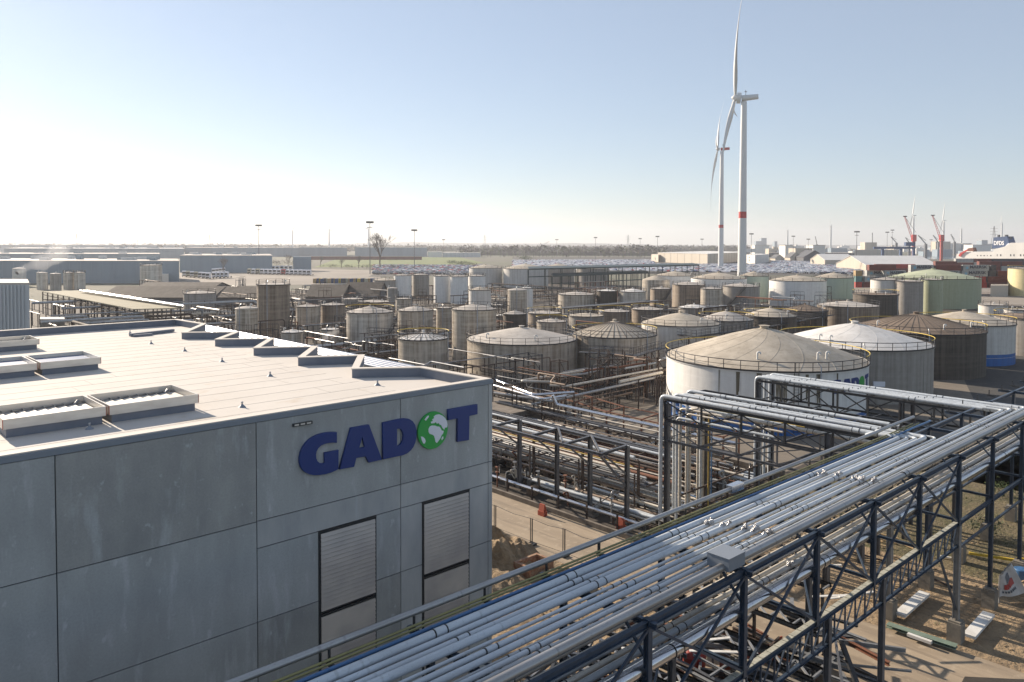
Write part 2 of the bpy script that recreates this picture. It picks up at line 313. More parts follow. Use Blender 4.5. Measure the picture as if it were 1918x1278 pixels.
# parapets: upstand (dark inside) and coping
def inset(pl, d):
    n = len(pl); o = []
    for i in range(n):
        a, c, e = Vector(pl[i-1]), Vector(pl[i]), Vector(pl[(i+1) % n])
        n1 = Vector((-(c-a).y, (c-a).x)).normalized(); n2 = Vector((-(e-c).y, (e-c).x)).normalized()
        k = n1+n2; k = k/max(.35, k.length_squared)*2; o.append(c+k*d)
    return o
inn = inset(out, .30)
up = MB(1); cp = MB(1); n = len(out)
for i in range(n):
    j = (i+1) % n; a, c = out[i], out[j]; ai, ci = inn[i], inn[j]
    up.hexa([(*a, ZR+.003), (*c, ZR+.003), (*ci, ZR+.003), (*ai, ZR+.003)], [(*a, ZT-.05), (*c, ZT-.05), (*ci, ZT-.05), (*ai, ZT-.05)])
oo = inset(out, -.03); oi = inset(out, .34)
for i in range(n):
    j = (i+1) % n
    cp.hexa([(*oo[i], ZT-.047), (*oo[j], ZT-.047), (*oi[j], ZT-.047), (*oi[i], ZT-.047)], [(*oo[i], ZT), (*oo[j], ZT), (*oi[j], ZT), (*oi[i], ZT)])
up.build('parapet', M['upstand'], bl); cp.build('coping', M['coping'], bl)
# precast facade panels with open joints
bk = MB(1); bk.box(-25, WB+.06, 0, SC, WB+.117, ZT-.06); bk.build('joint_backing', M['joint'], bl)
fl = MB(1); fl.box(-25, WB-.02, 15.58, SC+.03, WB+.055, 15.752); fl.build('flashing', M['flash'], bl)
cols = [(-25, -14), (-14, -6.9), (-6.9, -.5), (-.5, 5.87), (5.87, 12.25), (12.25, 18.54), (18.54, 23.42), (23.42, SC)]
wins = [(14.70, 17.34), (19.63, 22.30)]
J = .018; pr = random.Random(3)
for ci, (a, c) in enumerate(cols):
    rows = [0, 4.55, 8.27, 11.95, 15.575] if ci < 5 else [0, 4.55, 8.27, 10.97, 11.97, 15.575]
    for z0, z1 in zip(rows[:-1], rows[1:]):
        mt = pr.choice([M['conc'], M['conc'], M['conc2'], M['conc3']]) if ci != 7 else M['conc3']
        if ci == 4 and z0 > 11: mt = M['conc2']
        if ci == 5 and z0 > 10.9: mt = M['conc3'] if z0 < 11.5 else M['conc']
        if ci == 6 and z0 > 11: mt = M['conc']
        w = [x for x in wins if a < x[0] < c and z1 < 11]
        segs = [(a, c)] if not w else [(a, w[0][0]), (w[0][1], c)]
        for k, (x0, x1) in enumerate(segs):
            p = MB(1); p.box(x0+(J if x0 == a else 0), WB, z0+J, x1-(J if x1 == c else 0), WB+.058, z1-J); p.build('wall_panel', mt, bl)
for (x0, x1) in wins:
    f = MB(1); t = .05
    # deep reveal and frame
    f.box(x0, WB-.01, 10.87, x1, WB+.056, 10.97); f.box(x0, WB-.01, .5, x0+.11, WB+.056, 10.865)
    f.box(x1-.05, WB+.012, .5, x1, WB+.056, 10.865)
    for zt in (7.62, 4.2):
        f.box(x0+.12, WB-.03, zt, x1-.055, WB+.056, zt+.09); f.beam((x0+.12, WB-.02, zt+.17), (x1-.055, WB-.02, zt+.17), .05)
    wf = f.build('window', M['winframe'], bl)
    for (za, zb) in ((7.82, 10.85), (4.4, 7.6), (.9, 4.18)):
        l = MB(1); k = int((zb-za)/.165); h = (zb-za)/k
        for i in range(k):
            z = za+i*h
            l.hexa([(x0+.125, WB-.035, z), (x1-.06, WB-.035, z), (x1-.06, WB+.02, z), (x0+.125, WB+.02, z)],
                   [(x0+.125, WB+.005, z+h-.022), (x1-.06, WB+.005, z+h-.022), (x1-.06, WB+.03, z+h-.022), (x0+.125, WB+.03, z+h-.022)])
        l.build('louvre_panel', M['louv'], wf)
# rooftop vents
def skybox(x0, x1, w0, w1, kind, label):
    t = thing('roof_vent', label, 'roof vent', ((x0+x1)/2, (w0+w1)/2, ZR), 1, 'smoke vents on the flat roof')
    c = MB(1); c.box(x0+.1, w0+.1, ZR+.003, x1-.1, w1-.1, 15.62); c.build('curb', M['upstand'], t)
    f = MB(1); T = .05
    for q in ((x0, w0, x1, w0+T), (x0, w1-T, x1, w1), (x0, w0+T+.001, x0+T, w1-T-.001), (x1-T, w0+T+.001, x1, w1-T-.001)): f.box(q[0], q[1], 15.63, q[2], q[3], 15.98)
    f.build('frame', M['alu'], t)
    d = MB(1)
    if kind:
        k = 9; h = (x1-x0-.16)/k
        for i in range(k):
            a = x0+.08+i*h; d.hexa([(a, w0+.08, 15.66), (a+h-.02, w0+.08, 15.66), (a+h-.02, w1-.4, 15.66), (a, w1-.4, 15.66)], [(a, w0+.08, 15.70), (a+h-.02, w0+.08, 15.745), (a+h-.02, w1-.4, 15.745), (a, w1-.4, 15.70)])
        d.build('vent_flap', M['louvlite'], t)
        e = MB(1)
        for i in range(k+1): e.box(x0+.07+i*h-.015, w1-.38, 15.66, x0+.07+i*h+.02, w1-.1, 15.78)
        e.beam(((x0+x1)/2-.9, w1-.2, 15.72), ((x0+x1)/2+1.2, w1-.2, 15.72), .08); e.tube([(x1-.5, w1-.5, 15.7), (x1-.3, w1-.35, 15.86)], .06, 6); e.build('actuator', M['galv2'], t)
    else:
        d.box(x0+.07, w0+.07, 15.66, x1-.07, w1-.07, 15.78); d.build('glazing', M['poly'], t)
    r = MB(1)
    for (a, w) in ((x0, w0), (x1, w0)): r.box(a-.02 if a == x0 else a+.002, w-.012, 15.64, a-.002 if a == x0 else a+.02, w+.05, 15.97)
    r.build('corner_cap', M['redcap'], t)
skybox(5.34, 8.56, 30.85, 33.7, 1, 'open roof vent with cream flaps, left of the pair nearest the wall edge')
skybox(8.68, 11.95, 30.85, 33.7, 1, 'open roof vent with cream flaps, right of the pair nearest the wall edge')
skybox(5.95, 9.18, 44.4, 47.65, 0, 'closed roof vent with blue panel at the left photo edge, middle row')
skybox(9.32, 12.1, 44.4, 47.65, 0, 'closed roof vent with blue panel, right of the pair in the middle row')
skybox(8.0, 11.6, 55.5, 58.0, 1, 'open roof vent with cream flaps near the back parapet')
WHERE = ['in front of the nearest cream roof vents', 'beside the pair of near cream vents toward the lettering', 'in the middle of the roof right of the blue vents', 'between the middle and the stepped parapet', 'near the stepped parapet at the back', 'near the loose dark duct on the roof', 'at mid roof facing the third parapet step', 'beside the last parapet step at the front corner']
for (x, y), wh in zip([(167.6, 804), (453.7, 763), (416, 678), (346, 658), (283, 644.5), (243.5, 625), (506, 705), (707, 722)], WHERE):
    q = PL(x, y, ZR); t = thing('roof_vent_cone', 'small grey conical vent pipe '+wh, 'vent', (q.x, q.y, ZR+.003), 1, 'small vent cones on the roof')
    c = MB(1); c.lathe((q.x, q.y, ZR+.003), [(.15, 0), (.06, .09), (.04, .13)], 10); c.build('skirt', M['flash'], t)
    c = MB(1); c.lathe((q.x, q.y, ZR+.12), [(.035, 0), (.035, .07), (.055, .075), (.04, .11), (0, .12)], 8); c.build('cap', M['galv2'], t)
a, c = PL(244, 631, ZR), PL(324.6, 622, ZR); b = MB(1); b.beam((a.x, a.y, ZR+.13), (c.x, c.y, ZR+.13), .3, .2); b.beam((a.x+.1, a.y-.3, ZR+.1), (a.x+1.4, a.y-.28, ZR+.1), .2, .12)
lone(b, 'roof_duct', M['upstand'], 'long low dark duct lying on the flat roof near the back parapet', 'duct')
# lamp on facade
t = thing('wall_lamp', 'dark rectangular wall lamp with three lenses left of the blue lettering', 'lamp', (14.05, WB, 15.2), 1)
b = MB(1); b.box(13.66, WB-.10, 15.19, 14.44, WB-.003, 15.30); b.build('housing', M['winframe'], t)
b = MB(1)
for i in range(3): b.box(13.70+i*.25, WB-.108, 15.215, 13.88+i*.25, WB-.101, 15.275)
b.build('lens', M['coping'], t)
# lettering
def zp(pts, off=0): return [PW(440+x/3.55, 680+y/3.55, WB-.13) for x, y in pts]
sg = thing('wall_sign', 'blue raised letters with a green globe as the letter O on the concrete wall', 'sign', (14, WB, 13), 1)
def letter(name, loops, depth, y0, mt, parent):
    cu = bpy.data.curves.new(name, 'CURVE'); cu.dimensions = '2D'; cu.fill_mode = 'BOTH'; cu.extrude = depth/2; cu.bevel_depth = min(.012, depth*.2); cu.bevel_resolution = 1
    for lp in loops:
        s_ = cu.splines.new('POLY'); s_.points.add(len(lp)-1); s_.use_cyclic_u = True
        for p_, q_ in zip(s_.points, lp): p_.co = (q_[0], q_[1], 0, 1)
    o = bpy.data.objects.new(name, cu); COL.objects.link(o)
    me = bpy.data.meshes.new_from_object(o.evaluated_get(bpy.context.evaluated_depsgraph_get()))
    bpy.data.objects.remove(o); me.transform(Matrix(((1, 0, 0, 0), (0, 0, -1, y0), (0, 1, 0, 0), (0, 0, 0, 1))))
    me.transform(MATR[parent.name].inverted() @ ROT); me.materials.clear(); me.materials.append(mt)
    o = bpy.data.objects.new(name, me); COL.objects.link(o); o.parent = parent; MATR[o.name] = MATR[parent.name]; return o
GL = [(678, 463), (640, 463), (610, 466), (580, 472), (552, 481), (523, 494), (497, 512), (475, 534), (455, 563), (442, 595), (434, 630), (434, 664), (441, 692), (456, 714), (478, 731), (502, 741), (530, 746), (565, 745), (600, 740), (640, 729), (670, 716), (688, 706), (690, 582), (600, 600), (602, 668), (585, 672), (565, 669), (550, 656), (541, 636), (539, 612), (544, 587), (556, 566), (574, 549), (598, 538), (630, 531), (655, 529), (678, 531)]
AL = [[(700, 707), (775, 435), (893, 413), (978, 643), (892, 662), (873, 620), (808, 632), (793, 690)], [(825, 572), (850, 485), (868, 562)]]
DL = [[(988, 400), (1095, 376), (1130, 371), (1160, 375), (1184, 390), (1200, 415), (1208, 450), (1208, 490), (1201, 527), (1188, 558), (1170, 582), (1145, 602), (1115, 614), (1080, 621), (988, 641)], [(1078, 437), (1095, 436), (1110, 444), (1120, 462), (1124, 485), (1122, 512), (1113, 535), (1098, 550), (1078, 558)]]
TL = [(1421, 312), (1614, 277), (1614, 340), (1560, 352), (1557, 512), (1482, 524), (1484, 368), (1421, 380)]
for lp in ([GL], AL, DL, [TL]): letter('letter', [zp(l) for l in lp], .10, WB-.062, M['blue'], sg)
gc = PW(440+1320/3.55, 680+449/3.55, WB-.13); gr = .79
gl = letter('globe', [[(gc[0]+gr*math.cos(2*math.pi*k/48), gc[1]+gr*math.sin(2*math.pi*k/48)) for k in range(48)]], .10, WB-.062, M['green'], sg)
LAND = [[(1288, 440), (1296, 424), (1310, 417), (1332, 418), (1345, 424), (1358, 424), (1368, 436), (1374, 450), (1388, 452), (1384, 468), (1372, 484), (1366, 500), (1352, 520), (1342, 532), (1334, 524), (1330, 502), (1324, 484), (1312, 476), (1296, 472), (1288, 458)],
        [(1306, 402), (1304, 392), (1318, 386), (1312, 376), (1326, 368), (1322, 358), (1336, 346), (1356, 342), (1378, 350), (1397, 366), (1409, 388), (1413, 410), (1410, 428), (1396, 430), (1392, 444), (1380, 432), (1372, 414), (1362, 410), (1354, 398), (1344, 404), (1336, 392), (1326, 400)],
        [(1237, 490), (1250, 492), (1262, 504), (1268, 520), (1262, 536), (1254, 536), (1244, 518)], [(1262, 378), (1274, 360), (1286, 350), (1290, 356), (1280, 370), (1270, 384)], [(1374, 500), (1384, 488), (1386, 500), (1376, 514)]]
for lp in LAND: letter('continent', [zp(lp)], .02, WB-.125, M['white'], gl)
# polished pipes running along the stepped side of the building
for i in range(5):
    b = MB(1); x = SC+.55+i*.36; b.tube([(x, 33.4+i*.25, 14.2), (x, 33.8+i*.25, 15.05), (x, 66, 15.05)], .13, 10, bend=.5)
    lone(b, 'clad_pipe', M['galv'], 'shiny clad pipe running along the stepped edge of the roof', 'pipe', 'shiny pipes beside the building')
b = MB(1)
for w in range(34, 68, 6): b.beam((SC+.3, w, 14.8), (SC+2.3, w, 14.8), .15, .2); b.beam((SC+2.2, w, 0), (SC+2.2, w, 14.7), .18)
lone(b, 'pipe_support', M['sgrey'], 'steel support frames under the shiny pipes beside the stepped roof edge', 'support')
# ------------------------------------------------ main pipe rack
POST = [-9, -3.3, 2.3, 7.9, 13.55, 19.2, 24.75, 30.3, 35.8, 41.3, 47.0, 52.9, 59.0, 65.0, 71.0, 77.0, 83]
ZC, ZB, WN, WF = 10.3, 6.6, 14.15, 17.75
rk = thing('pipe_rack', 'long dark blue steel pipe rack crossing the foreground to the right edge', 'pipe rack', (47, 15, 0), 2)
b = MB(2)
for w in (WN, WF): b.beam((POST[0], w, ZC), (POST[-1], w, ZC), .16, .22, True)
b.build('top_chord', M['sblue'], rk)
b = MB(2)
for w in (WN, WF): b.beam((POST[0], w, ZB), (POST[-1], w, ZB), .16, .2, True)
b.build('bottom_chord', M['sblue'], rk)
for i, s in enumerate(POST):
    for w in (WN, WF):
        b = MB(2); b.beam((s, w, ZB-.1), (s, w, ZC+.12), .2, .2, True)
        b.beam((s-.1, w, ZC+.14), (s+.1, w, ZC+.14), .26, .04); b.build('post', M['sblue'], rk)
    b = MB(2); b.beam((s, WN-.32, ZC+.02), (s, WF+1.1, ZC+.02), .16, .18, True); b.beam((s, WN, 8.5), (s, WF, 8.5), .16, .18, True); b.beam((s, WN, ZB+.2), (s, WF, ZB+.2), .14, .14, True)
    b.beam((s, WN+.1, 9.2), (s, WN+1.0, 10.2), .08); b.build('cross_beam', M['sblue'], rk)
for i in range(len(POST)-1):
    if POST[i+1] > 47.5: break
    b = MB(2); s0, s1 = POST[i]+.1, POST[i+1]-.1
    b.beam((s0, WN, ZC-.15), (s1, WN, ZB+.15), .09); b.beam((s0, WN-.05, ZB+.15), (s1, WN-.05, ZC-.15), .09)
    b.beam((s0, WF, ZC-.15), (s1, WF, ZB+.15), .09); b.beam((s0, WN+.2, ZB), (s1, WF-.2, ZB), .08); b.build('diagonal_brace', M['sblue'], rk)
for i in range(10, len(POST)-1):
    b = MB(2); s0, s1 = POST[i], POST[i+1]
    for w in (WN, WF): b.beam((s0, w, 5.2), (s1, w, 5.2), .12)
    b.beam((s0+.1, WF, ZB), (s0+2.6, WF, 5.2), .08); b.build('tie_beam', M['sblue'], rk)
# legs to the ground
for s, w in [(31.4, WN), (36.9, WN), (25.5, WF), (37, WF), (19.2, WN), (19.2, WF), (7.9, WN), (7.9, WF)]:
    b = MB(2); b.beam((s, w, .3), (s, w, ZB-.1), .24, .24, True); b.build('leg', M['sgrey'], rk)
for i, s in enumerate(POST[10:]):
    for w in (WN, WF):
        b = MB(2); b.beam((s, w, 1.25), (s, w, ZB-.1), .3 if i == 0 else .22, .3 if i == 0 else .22, True); b.build('leg', M['slite'] if i == 0 else M['sblue'], rk)
        b = MB(2); b.box(s-.36, w-.36, 0, s+.36, w+.36, 1.1); b.box(s-.3, w-.3, 1.101, s+.3, w+.3, 1.2); b.build('pedestal', M['pedestal'], rk)
# walkway strip and lattice girder below the near side
b = MB(2); b.box(19.3, WN-.06, ZB+.103, 46.8, WN+.16, ZB+.125)
for k in range(46): b.beam((19.4+k*.6, WN-.07, ZB+.14), (19.4+k*.6, WN+.17, ZB+.14), .02)
b.build('walkway_strip', M['walk'], rk)
b = MB(2); b.beam((14, WN, 5.35), (47, WN, 5.35), .12, .14, True)
b.build('lattice_chord', M['sblue'], rk)
b = MB(2); s = 14.
while s < 46.9:
    b.beam((s, WN, 5.4), (s, WN, 6.5), .06); b.beam((s, WN, 5.4), (s+.8, WN, 6.5), .055); s += 1.0
b.build('lattice_web', M['sblue'], rk)
b = MB(2); s = 14.
while s < 46.9: b.beam((s+.1, WF, 5.4), (s+.9, WF, 6.5), .06); s += 1.0
b.build('lattice_web', M['sblue'], rk)
b = MB(2); b.beam((46.9, WN, 1.8), (44.4, WN, 5.3), .1); b.build('knee_brace', M['sblue'], rk)
# pipes on the rack; ring pairs at regular stations
def pipe(name, label, pts, r, m, fr=2, cat='pipe', group=None, n=12, rings=(), lumps=(), bend=.35, sleeve=True):
    t = MB(fr); t.tube(pts, r, n, bend=bend); 
    loc = pts[0]
    th = thing(name, label, cat, loc, fr, group); t.build('pipe_run', m, th)
    for (c, ax) in rings:
        k = MB(fr); c = Vector(c); ax = Vector(ax)
        for d in (-.22, .22): k.tube([c+ax*(d-.02), c+ax*(d+.02)], r+.014, n)
        k.m = 1; k.tube([c-ax*.19, c+ax*.19], r+.010, n); k.build('coupling', [M['ring'], m], th)
    for (c, ax) in lumps:
        k = MB(fr); c = Vector(c); ax = Vector(ax); q = random.Random(int(c.x*97+c.y*31))
        for j in range(9):
            o = c+ax*q.uniform(-.3, .3)+Vector((0, q.uniform(-.07, .07), q.uniform(-.03, .10))); e = q.uniform(.05, .10)
            k.tube([o-Vector((e, 0, 0)), o+Vector((e*.4, q.uniform(-e, e), e)), o+Vector((e, q.uniform(-e, e), 0))], [e*.7, e, e*.5], 6)
        k.build('wrapped_valve', M['foil'], th)
    return th
US = Vector((1, 0, 0)); UW = Vector((0, 1, 0)); ZP = 10.53
X1 = [(48.1, 35.1, .15), (49.5, 34.9, .11), (50.1, 34.7, .10), (51.4, 35.0, .13), (52.1, 35.0, .05)]
TOP = [(17.67, .145, 47.9, 'pw'), (17.34, .10, 48.4, 'pw'), (16.99, .10, 48.8, 'pw'), (16.68, .135, 49.3, 'pw'), (16.33, .06, 50.0, 'pw'),
       (15.99, .095, 61.6, 'pw'), (15.66, .105, 62.3, 'pw'), (15.40, .05, 63.0, 'pw2'), (15.20, .085, 63.9, 'pw'), (14.90, .09, 84, 'pw2'), (14.68, .05, 84, 'pw2'), (17.50, .04, 48.2, 'pw2'), (17.165, .045, 48.6, 'pw'), (16.86, .035, 49, 'pw2'), (15.83, .04, 61.9, 'pw2')]
ORD = ['first', 'second', 'third', 'fourth', 'fifth', 'sixth', 'seventh', 'eighth', 'ninth', 'tenth', 'eleventh', 'first thin one', 'second thin one', 'third thin one', 'fourth thin one']
for i, (w, r, se, m) in enumerate(TOP):
    r *= .92
    z = ZC+.12+r
    pts = [(-9, w, z), (se, w, z)]
    if i < 5: pts += [(se, 19.2, z), (se, 19.6, z-.2)]
    elif i < 9 or i == 14: pts += [(se, 17.2, z)]
    st = []
    q = random.Random(i)
    for k in range(-4, 11):
        s = 20.9+5.75*k-(w-15)*.55+q.uniform(-.25, .25)
        if s < se-1 and q.random() < .72: st.append(((s, w, z), US))
    lu = [((s0+(17.7-w)*.4, w, z), US) for s0 in (27.2, 37.3) if i in (1, 3, 5, 6, 8)]
    pipe('insulated_pipe', 'white pipe on top of the rack, %s from the blue line%s' % (ORD[i], ' (thick)' if r > .13 else ' (thin)' if r < .07 else ''), pts, r, M[m], rings=st, lumps=lu, group='white pipes on top of the long rack', n=14)
pipe('guard_pipe', 'thick dull silver pipe along the near edge of the top deck of the rack', [(-9, 14.38, 10.70), (84, 14.42, 10.70)], .145, M['galv2'], rings=[((s, 14.4, 10.72), US) for s in (8, 40, 62)], n=16)
b = MB(2); b.box(23.7, 14.12, 10.6, 24.75, 15.0, 11.05); b.box(23.68, 14.1, 11.052, 24.77, 15.02, 11.075); lone(b, 'junction_box', M['flash'], 'grey rectangular metal box sitting on the silver edge pipe of the rack', 'box')
pipe('silver_pipe', 'shiny silver pipe on brackets along the far edge of the rack', [(-9, 18.58, 10.9), (47.0, 18.58, 10.9), (47.9, 18.58, 10.95), (52.6, 18.6, 10.95)], .10, M['galv2'], n=14)
b = MB(2); b.box(30.9, 18.42, 10.75, 31.9, 18.74, 11.08); lone(b, 'pipe_sleeve_box', M['galv'], 'short shiny box clamped round the far silver pipe', 'box')
pipe('olive_pipe', 'thin olive yellow pipe beside the far silver pipe, outer of two', [(-9, 18.36, 10.62), (48.5, 18.36, 10.62), (49.6, 18.2, 10.75), (51.5, 18.25, 10.75)], .04, M['olive'], n=8)
pipe('olive_pipe', 'thin olive yellow pipe beside the blue pipe, inner of two', [(-9, 18.24, 10.58), (48.9, 18.24, 10.58), (50, 18.0, 10.75), (52, 18.05, 10.75)], .035, M['olive'], n=8)
pipe('blue_pipe', 'thin blue pipe along the far side of the white pipes', [(-9, 18.02, 10.56), (48.9, 18.02, 10.56), (49.5, 17.7, 10.8), (53, 17.7, 10.8), (53.4, 17.9, 10.7)], .06, M['pblue'], n=10)
b = MB(2)
for s in POST:
    for ds in (0, 2.8): b = MB(2); b.beam((s+ds, 18.1, ZC+.1), (s+ds, 18.75, ZC+.1), .08); b.beam((s+ds, 18.58, ZC+.1), (s+ds, 18.58, 10.8), .06); b.beam((s+ds, 17.75, ZC-.05), (s+ds, 18.7, ZC+.05), .06); b.build('bracket', M['sdark'], rk)
LOW = [(17.2, .10, 'pw2'), (16.75, .12, 'pcream'), (16.3, .09, 'pcream'), (15.9, .13, 'pw2'), (15.5, .10, 'pcream'), (15.15, .12, 'pw2'), (14.85, .07, 'pw2')]
for i, (w, r, m) in enumerate(LOW):
    z = 8.6+r; q = random.Random(i+40)
    pipe('lower_deck_pipe', 'lower deck rack pipe, %s from the far side' % ORD[i], [(-9, w, z), (80, w, z)], r, M[m], rings=[((22.5+5.75*k-(w-15)*.5+q.uniform(-.3, .3), w, z), US) for k in range(-3, 9)], lumps=[((29.+(17-w)*.5, w, z), US)] if i in (3, 5) else (), group='pipes on the lower deck of the long rack')
pipe('big_silver_pipe', 'very thick polished silver pipe on the lower near edge of the rack', [(-9, 14.42, 8.75), (80, 14.42, 8.75)], .225, M['galv'], rings=[((s, 14.42, 8.75), US) for s in (21.0, 31.4, 56)], n=20)
# ------------------------------------------------ cross racks
def truss(root, p, q, zt, zb, n, m, d=.12, x=True):
    p, q = Vector(p), Vector(q); b = MB(2); b.beam((p.x, p.y, zt), (q.x, q.y, zt), .14, .18, True); b.beam((p.x, p.y, zb), (q.x, q.y, zb), .13, .16, True); b.build('chord', m, root)
    b = MB(2)
    for k in range(n+1):
        a = p.lerp(q, k/n); b.beam((a.x, a.y, zb+.08), (a.x, a.y, zt-.09), d)
        if k < n:
            c = p.lerp(q, (k+1)/n); e = (k % 2 == 0)
            b.beam((a.x, a.y, zt-.1 if e else zb+.1), (c.x, c.y, zb+.1 if e else zt-.1), d*.7)
            if x: b.beam((a.x, a.y, zb+.1 if e else zt-.1), (c.x, c.y, zt-.1 if e else zb+.1), d*.5)
    b.build('truss_web', m, root)
r1 = thing('cross_rack', 'grey steel rack branching left below the white tank, nearer of two', 'pipe rack', (50, 28, 0), 2)
truss(r1, (48.3, 34.9), (48.3, 18.6), 10.2, 8.7, 5, M['sdark']); truss(r1, (53.6, 34.9), (53.6, 18.6), 10.2, 8.7, 5, M['sdark'])
truss(r1, (48.3, 34.9), (48.3, 19.5), 8.6, 7.1, 5, M['sgrey'], .1); truss(r1, (53.6, 34.9), (53.6, 22), 8.6, 7.1, 4, M['sgrey'], .1)
b = MB(2)
for w in (34.9, 31.8, 28.7, 25.5, 22.3, 19.6):
    for z in (10.2, 8.65, 7.1): b.beam((48.3, w, z+.01), (53.6, w, z+.01), .12, .15, True)
    b.beam((48.3, w, 7.2), (53.6, w-2.6, 7.2), .07)
b.build('cross_beam', M['sgrey'], r1)
for s, w in [(48.4, 34.7), (53.8, 34.7), (48.4, 22.2), (53.6, 22.2)]:
    b = MB(2); b.beam((s, w, 0), (s, w, 9.9), .36, .36, True); b.build('column', M['sgrey'], r1)
for i, (s, w, r) in enumerate(X1[:4]):
    z = 10.36+r
    rg = [((s, w-2.2-4.2*k-i*.35, z), UW) for k in range(4)]
    pipe('elbow_pipe', 'white pipe bending down at the near cross rack, %s from left' % ORD[i], [(s, 18.7 if i == 0 else 19.6, z), (s, w, z), (s, w, .9 if i == 0 else 1.2), (s, w+[14, 9, 9.6, 8][i], .8 if i == 0 else 1.2)], r, M['pw'], rings=rg, bend=.45, group='white pipes on the near cross rack')
pipe('lower_elbow_pipe', 'cream pipe on the lower level of the near cross rack bending to the ground', [(51.7, 19.5, 9.0), (51.7, 35.0, 9.0), (51.7, 35.0, 1.0), (51.7, 41, 1.0)], .15, M['pcream'], rings=[((51.7, w, 9.0), UW) for w in (22, 25, 28, 31)])
for i, (s, w, r, m) in enumerate([(48.9, 34.2, .1, 'pw'), (49.3, 34.2, .1, 'pcream'), (50.6, 34.5, .08, 'pcream'), (52.3, 34.6, .09, 'pcream'), (52.7, 34.6, .11, 'pw'), (53.0, 34.6, .11, 'pcream'), (53.2, 34.2, .05, 'pyel'), (53.5, 34.1, .05, 'pblue')]):
    pipe('riser_pipe', CW.get(m, 'yellow' if m == 'pyel' else 'blue')+' vertical riser pipe under the near cross rack end, '+nth(i+1)+' from the left', [(s, w-4, 9.5), (s, w, 9.5), (s, w, 1.4), (s, w+6, 1.4)] if i % 2 else [(s, w-8, 8.85), (s, w, 8.85), (s, w, .7), (s+.01, w+4, .7)], r, M[m], group='vertical risers under the near cross rack', n=10)
r2 = thing('cross_rack', 'grey steel rack branching left in front of the white tank lettering, farther of two', 'pipe rack', (63, 28, 0), 2)
truss(r2, (61.6, 34.9), (61.6, 18), 10.1, 8.3, 7, M['sdark'], x=False); truss(r2, (64.2, 34.9), (64.2, 15), 10.1, 8.3, 7, M['sdark'], x=False)
b = MB(2)
for k in range(8): w = 34.9-k*2.42; b = MB(2); b.beam((61.6, w, 10.11), (64.2, w, 10.11), .12, .15, True); b.build('cross_beam', M['sdark'], r2); b = MB(2); b.beam((61.6, w, 8.31), (64.2, w, 8.31), .1); b.build('cross_beam', M['sdark'], r2)
for s, w in [(61.7, 34.7), (64.1, 34.7), (61.7, 22.8), (64.1, 22.8)]:
    b = MB(2); b.beam((s, w, 0), (s, w, 9.95), .26, .26, True); b.build('column', M['sgrey'], r2)
b = MB(2); b.beam((61.6, 22.8, 5.8), (61.6, 17.8, 5.8), .14); b.beam((61.7, 22.8, 4), (61.7, 18, 8.2), .12); b.beam((64.1, 22.8, 5.8), (55, 22.8, 5.8), .12); b.build('tie_beam', M['sgrey'], r2)
for i, (s, r) in enumerate([(61.75, .14), (62.5, .12), (63.1, .12), (63.9, .14)]):
    z = 10.26+r
    pipe('elbow_pipe', 'white pipe bending down at the far cross rack, %s from left' % ORD[i], [(s, 14.9 if i > 1 else 16, z), (s, 35.0-i*.05, z), (s, 35.0-i*.05, 1.0), (s, 37.5, 1.0)], r, M['pw'], rings=[((s, 32-5*k-i*.4, z), UW) for k in range(4)], bend=.4, group='white pipes on the far cross rack')
# small frames right of the junction
b = MB(2)
for s, w in [(56, 22), (56, 18.6), (60.5, 22), (60.5, 18.6)]: b.beam((s, w, 0), (s, w, 8.6), .2, .2, True)
for z in (6.2, 8.5): b.beam((56, 22, z), (60.5, 22, z), .14); b.beam((56, 18.6, z), (60.5, 18.6, z), .14); b.beam((56, 18.6, z), (56, 22, z), .14); b.beam((60.5, 18.6, z), (60.5, 22, z), .14)
b.beam((56, 22, 5), (60.5, 22, 8.4), .12); b.beam((56, 18.6, 5), (60.5, 18.6, 8.4), .12)
lone(b, 'support_frame', M['sgrey'], 'grey steel frame standing between the two cross racks behind the pipe bends', 'steel frame')
# ------------------------------------------------ open steel gantry beside the road
gt = thing('steel_gantry', 'open grey steel gantry with cantilevered top frame beside the dusty road', 'steel gantry', (47.6, 43, 0), 1)
GW = [37.2, 41.0, 44.7, 49.3, 54, 58.5]
for w in GW:
    b = MB(1); b.beam((47.6, w, .35), (47.6, w, 6.3), .3, .3, True); b.box(47.35, w-.25, .2, 47.85, w+.25, .36); b.build('post', M['sgrey'], gt)
    b = MB(1); b.beam((47.6, w, 4.0), (44.7, w-.1, 6.15), .12); b.beam((44.2, w-.15, 6.3), (47.6, w, 6.3), .2, .2, True); b.build('cantilever', M['sgrey'], gt)
b = MB(1); b.beam((44.2, 36.9, 6.3), (44.2, 58.5, 6.3), .22, .22, True); b.beam((47.6, 37.2, 6.3), (47.6, 44.7, 6.3), .2, .2, True); b.build('top_beam', M['sgrey'], gt)
b = MB(1)
b.beam((47.6, 44.6, 6.45), (44.3, 41, 6.45), .14); b.beam((47.6, 40.9, 6.45), (44.3, 37.2, 6.45), .14)
b.beam((47.6, 37.2, 3.2), (50.8, 37.5, .5), .1); b.beam((47.6, 37.2, 3), (44.8, 38, 6.2), .12); b.beam((47.5, 37.3, 3.1), (47.5, 40.8, 6), .07); b.beam((47.5, 37.3, 3.1), (47.5, 40.9, .4), .07)
b.build('brace', M['sgrey'], gt)
b = MB(1); b.box(45.35, 33.5, 0, 45.6, 110, .38); lone(b, 'kerb_wall', M['wall'], 'low concrete kerb wall along the pipe yard side of the road', 'wall')
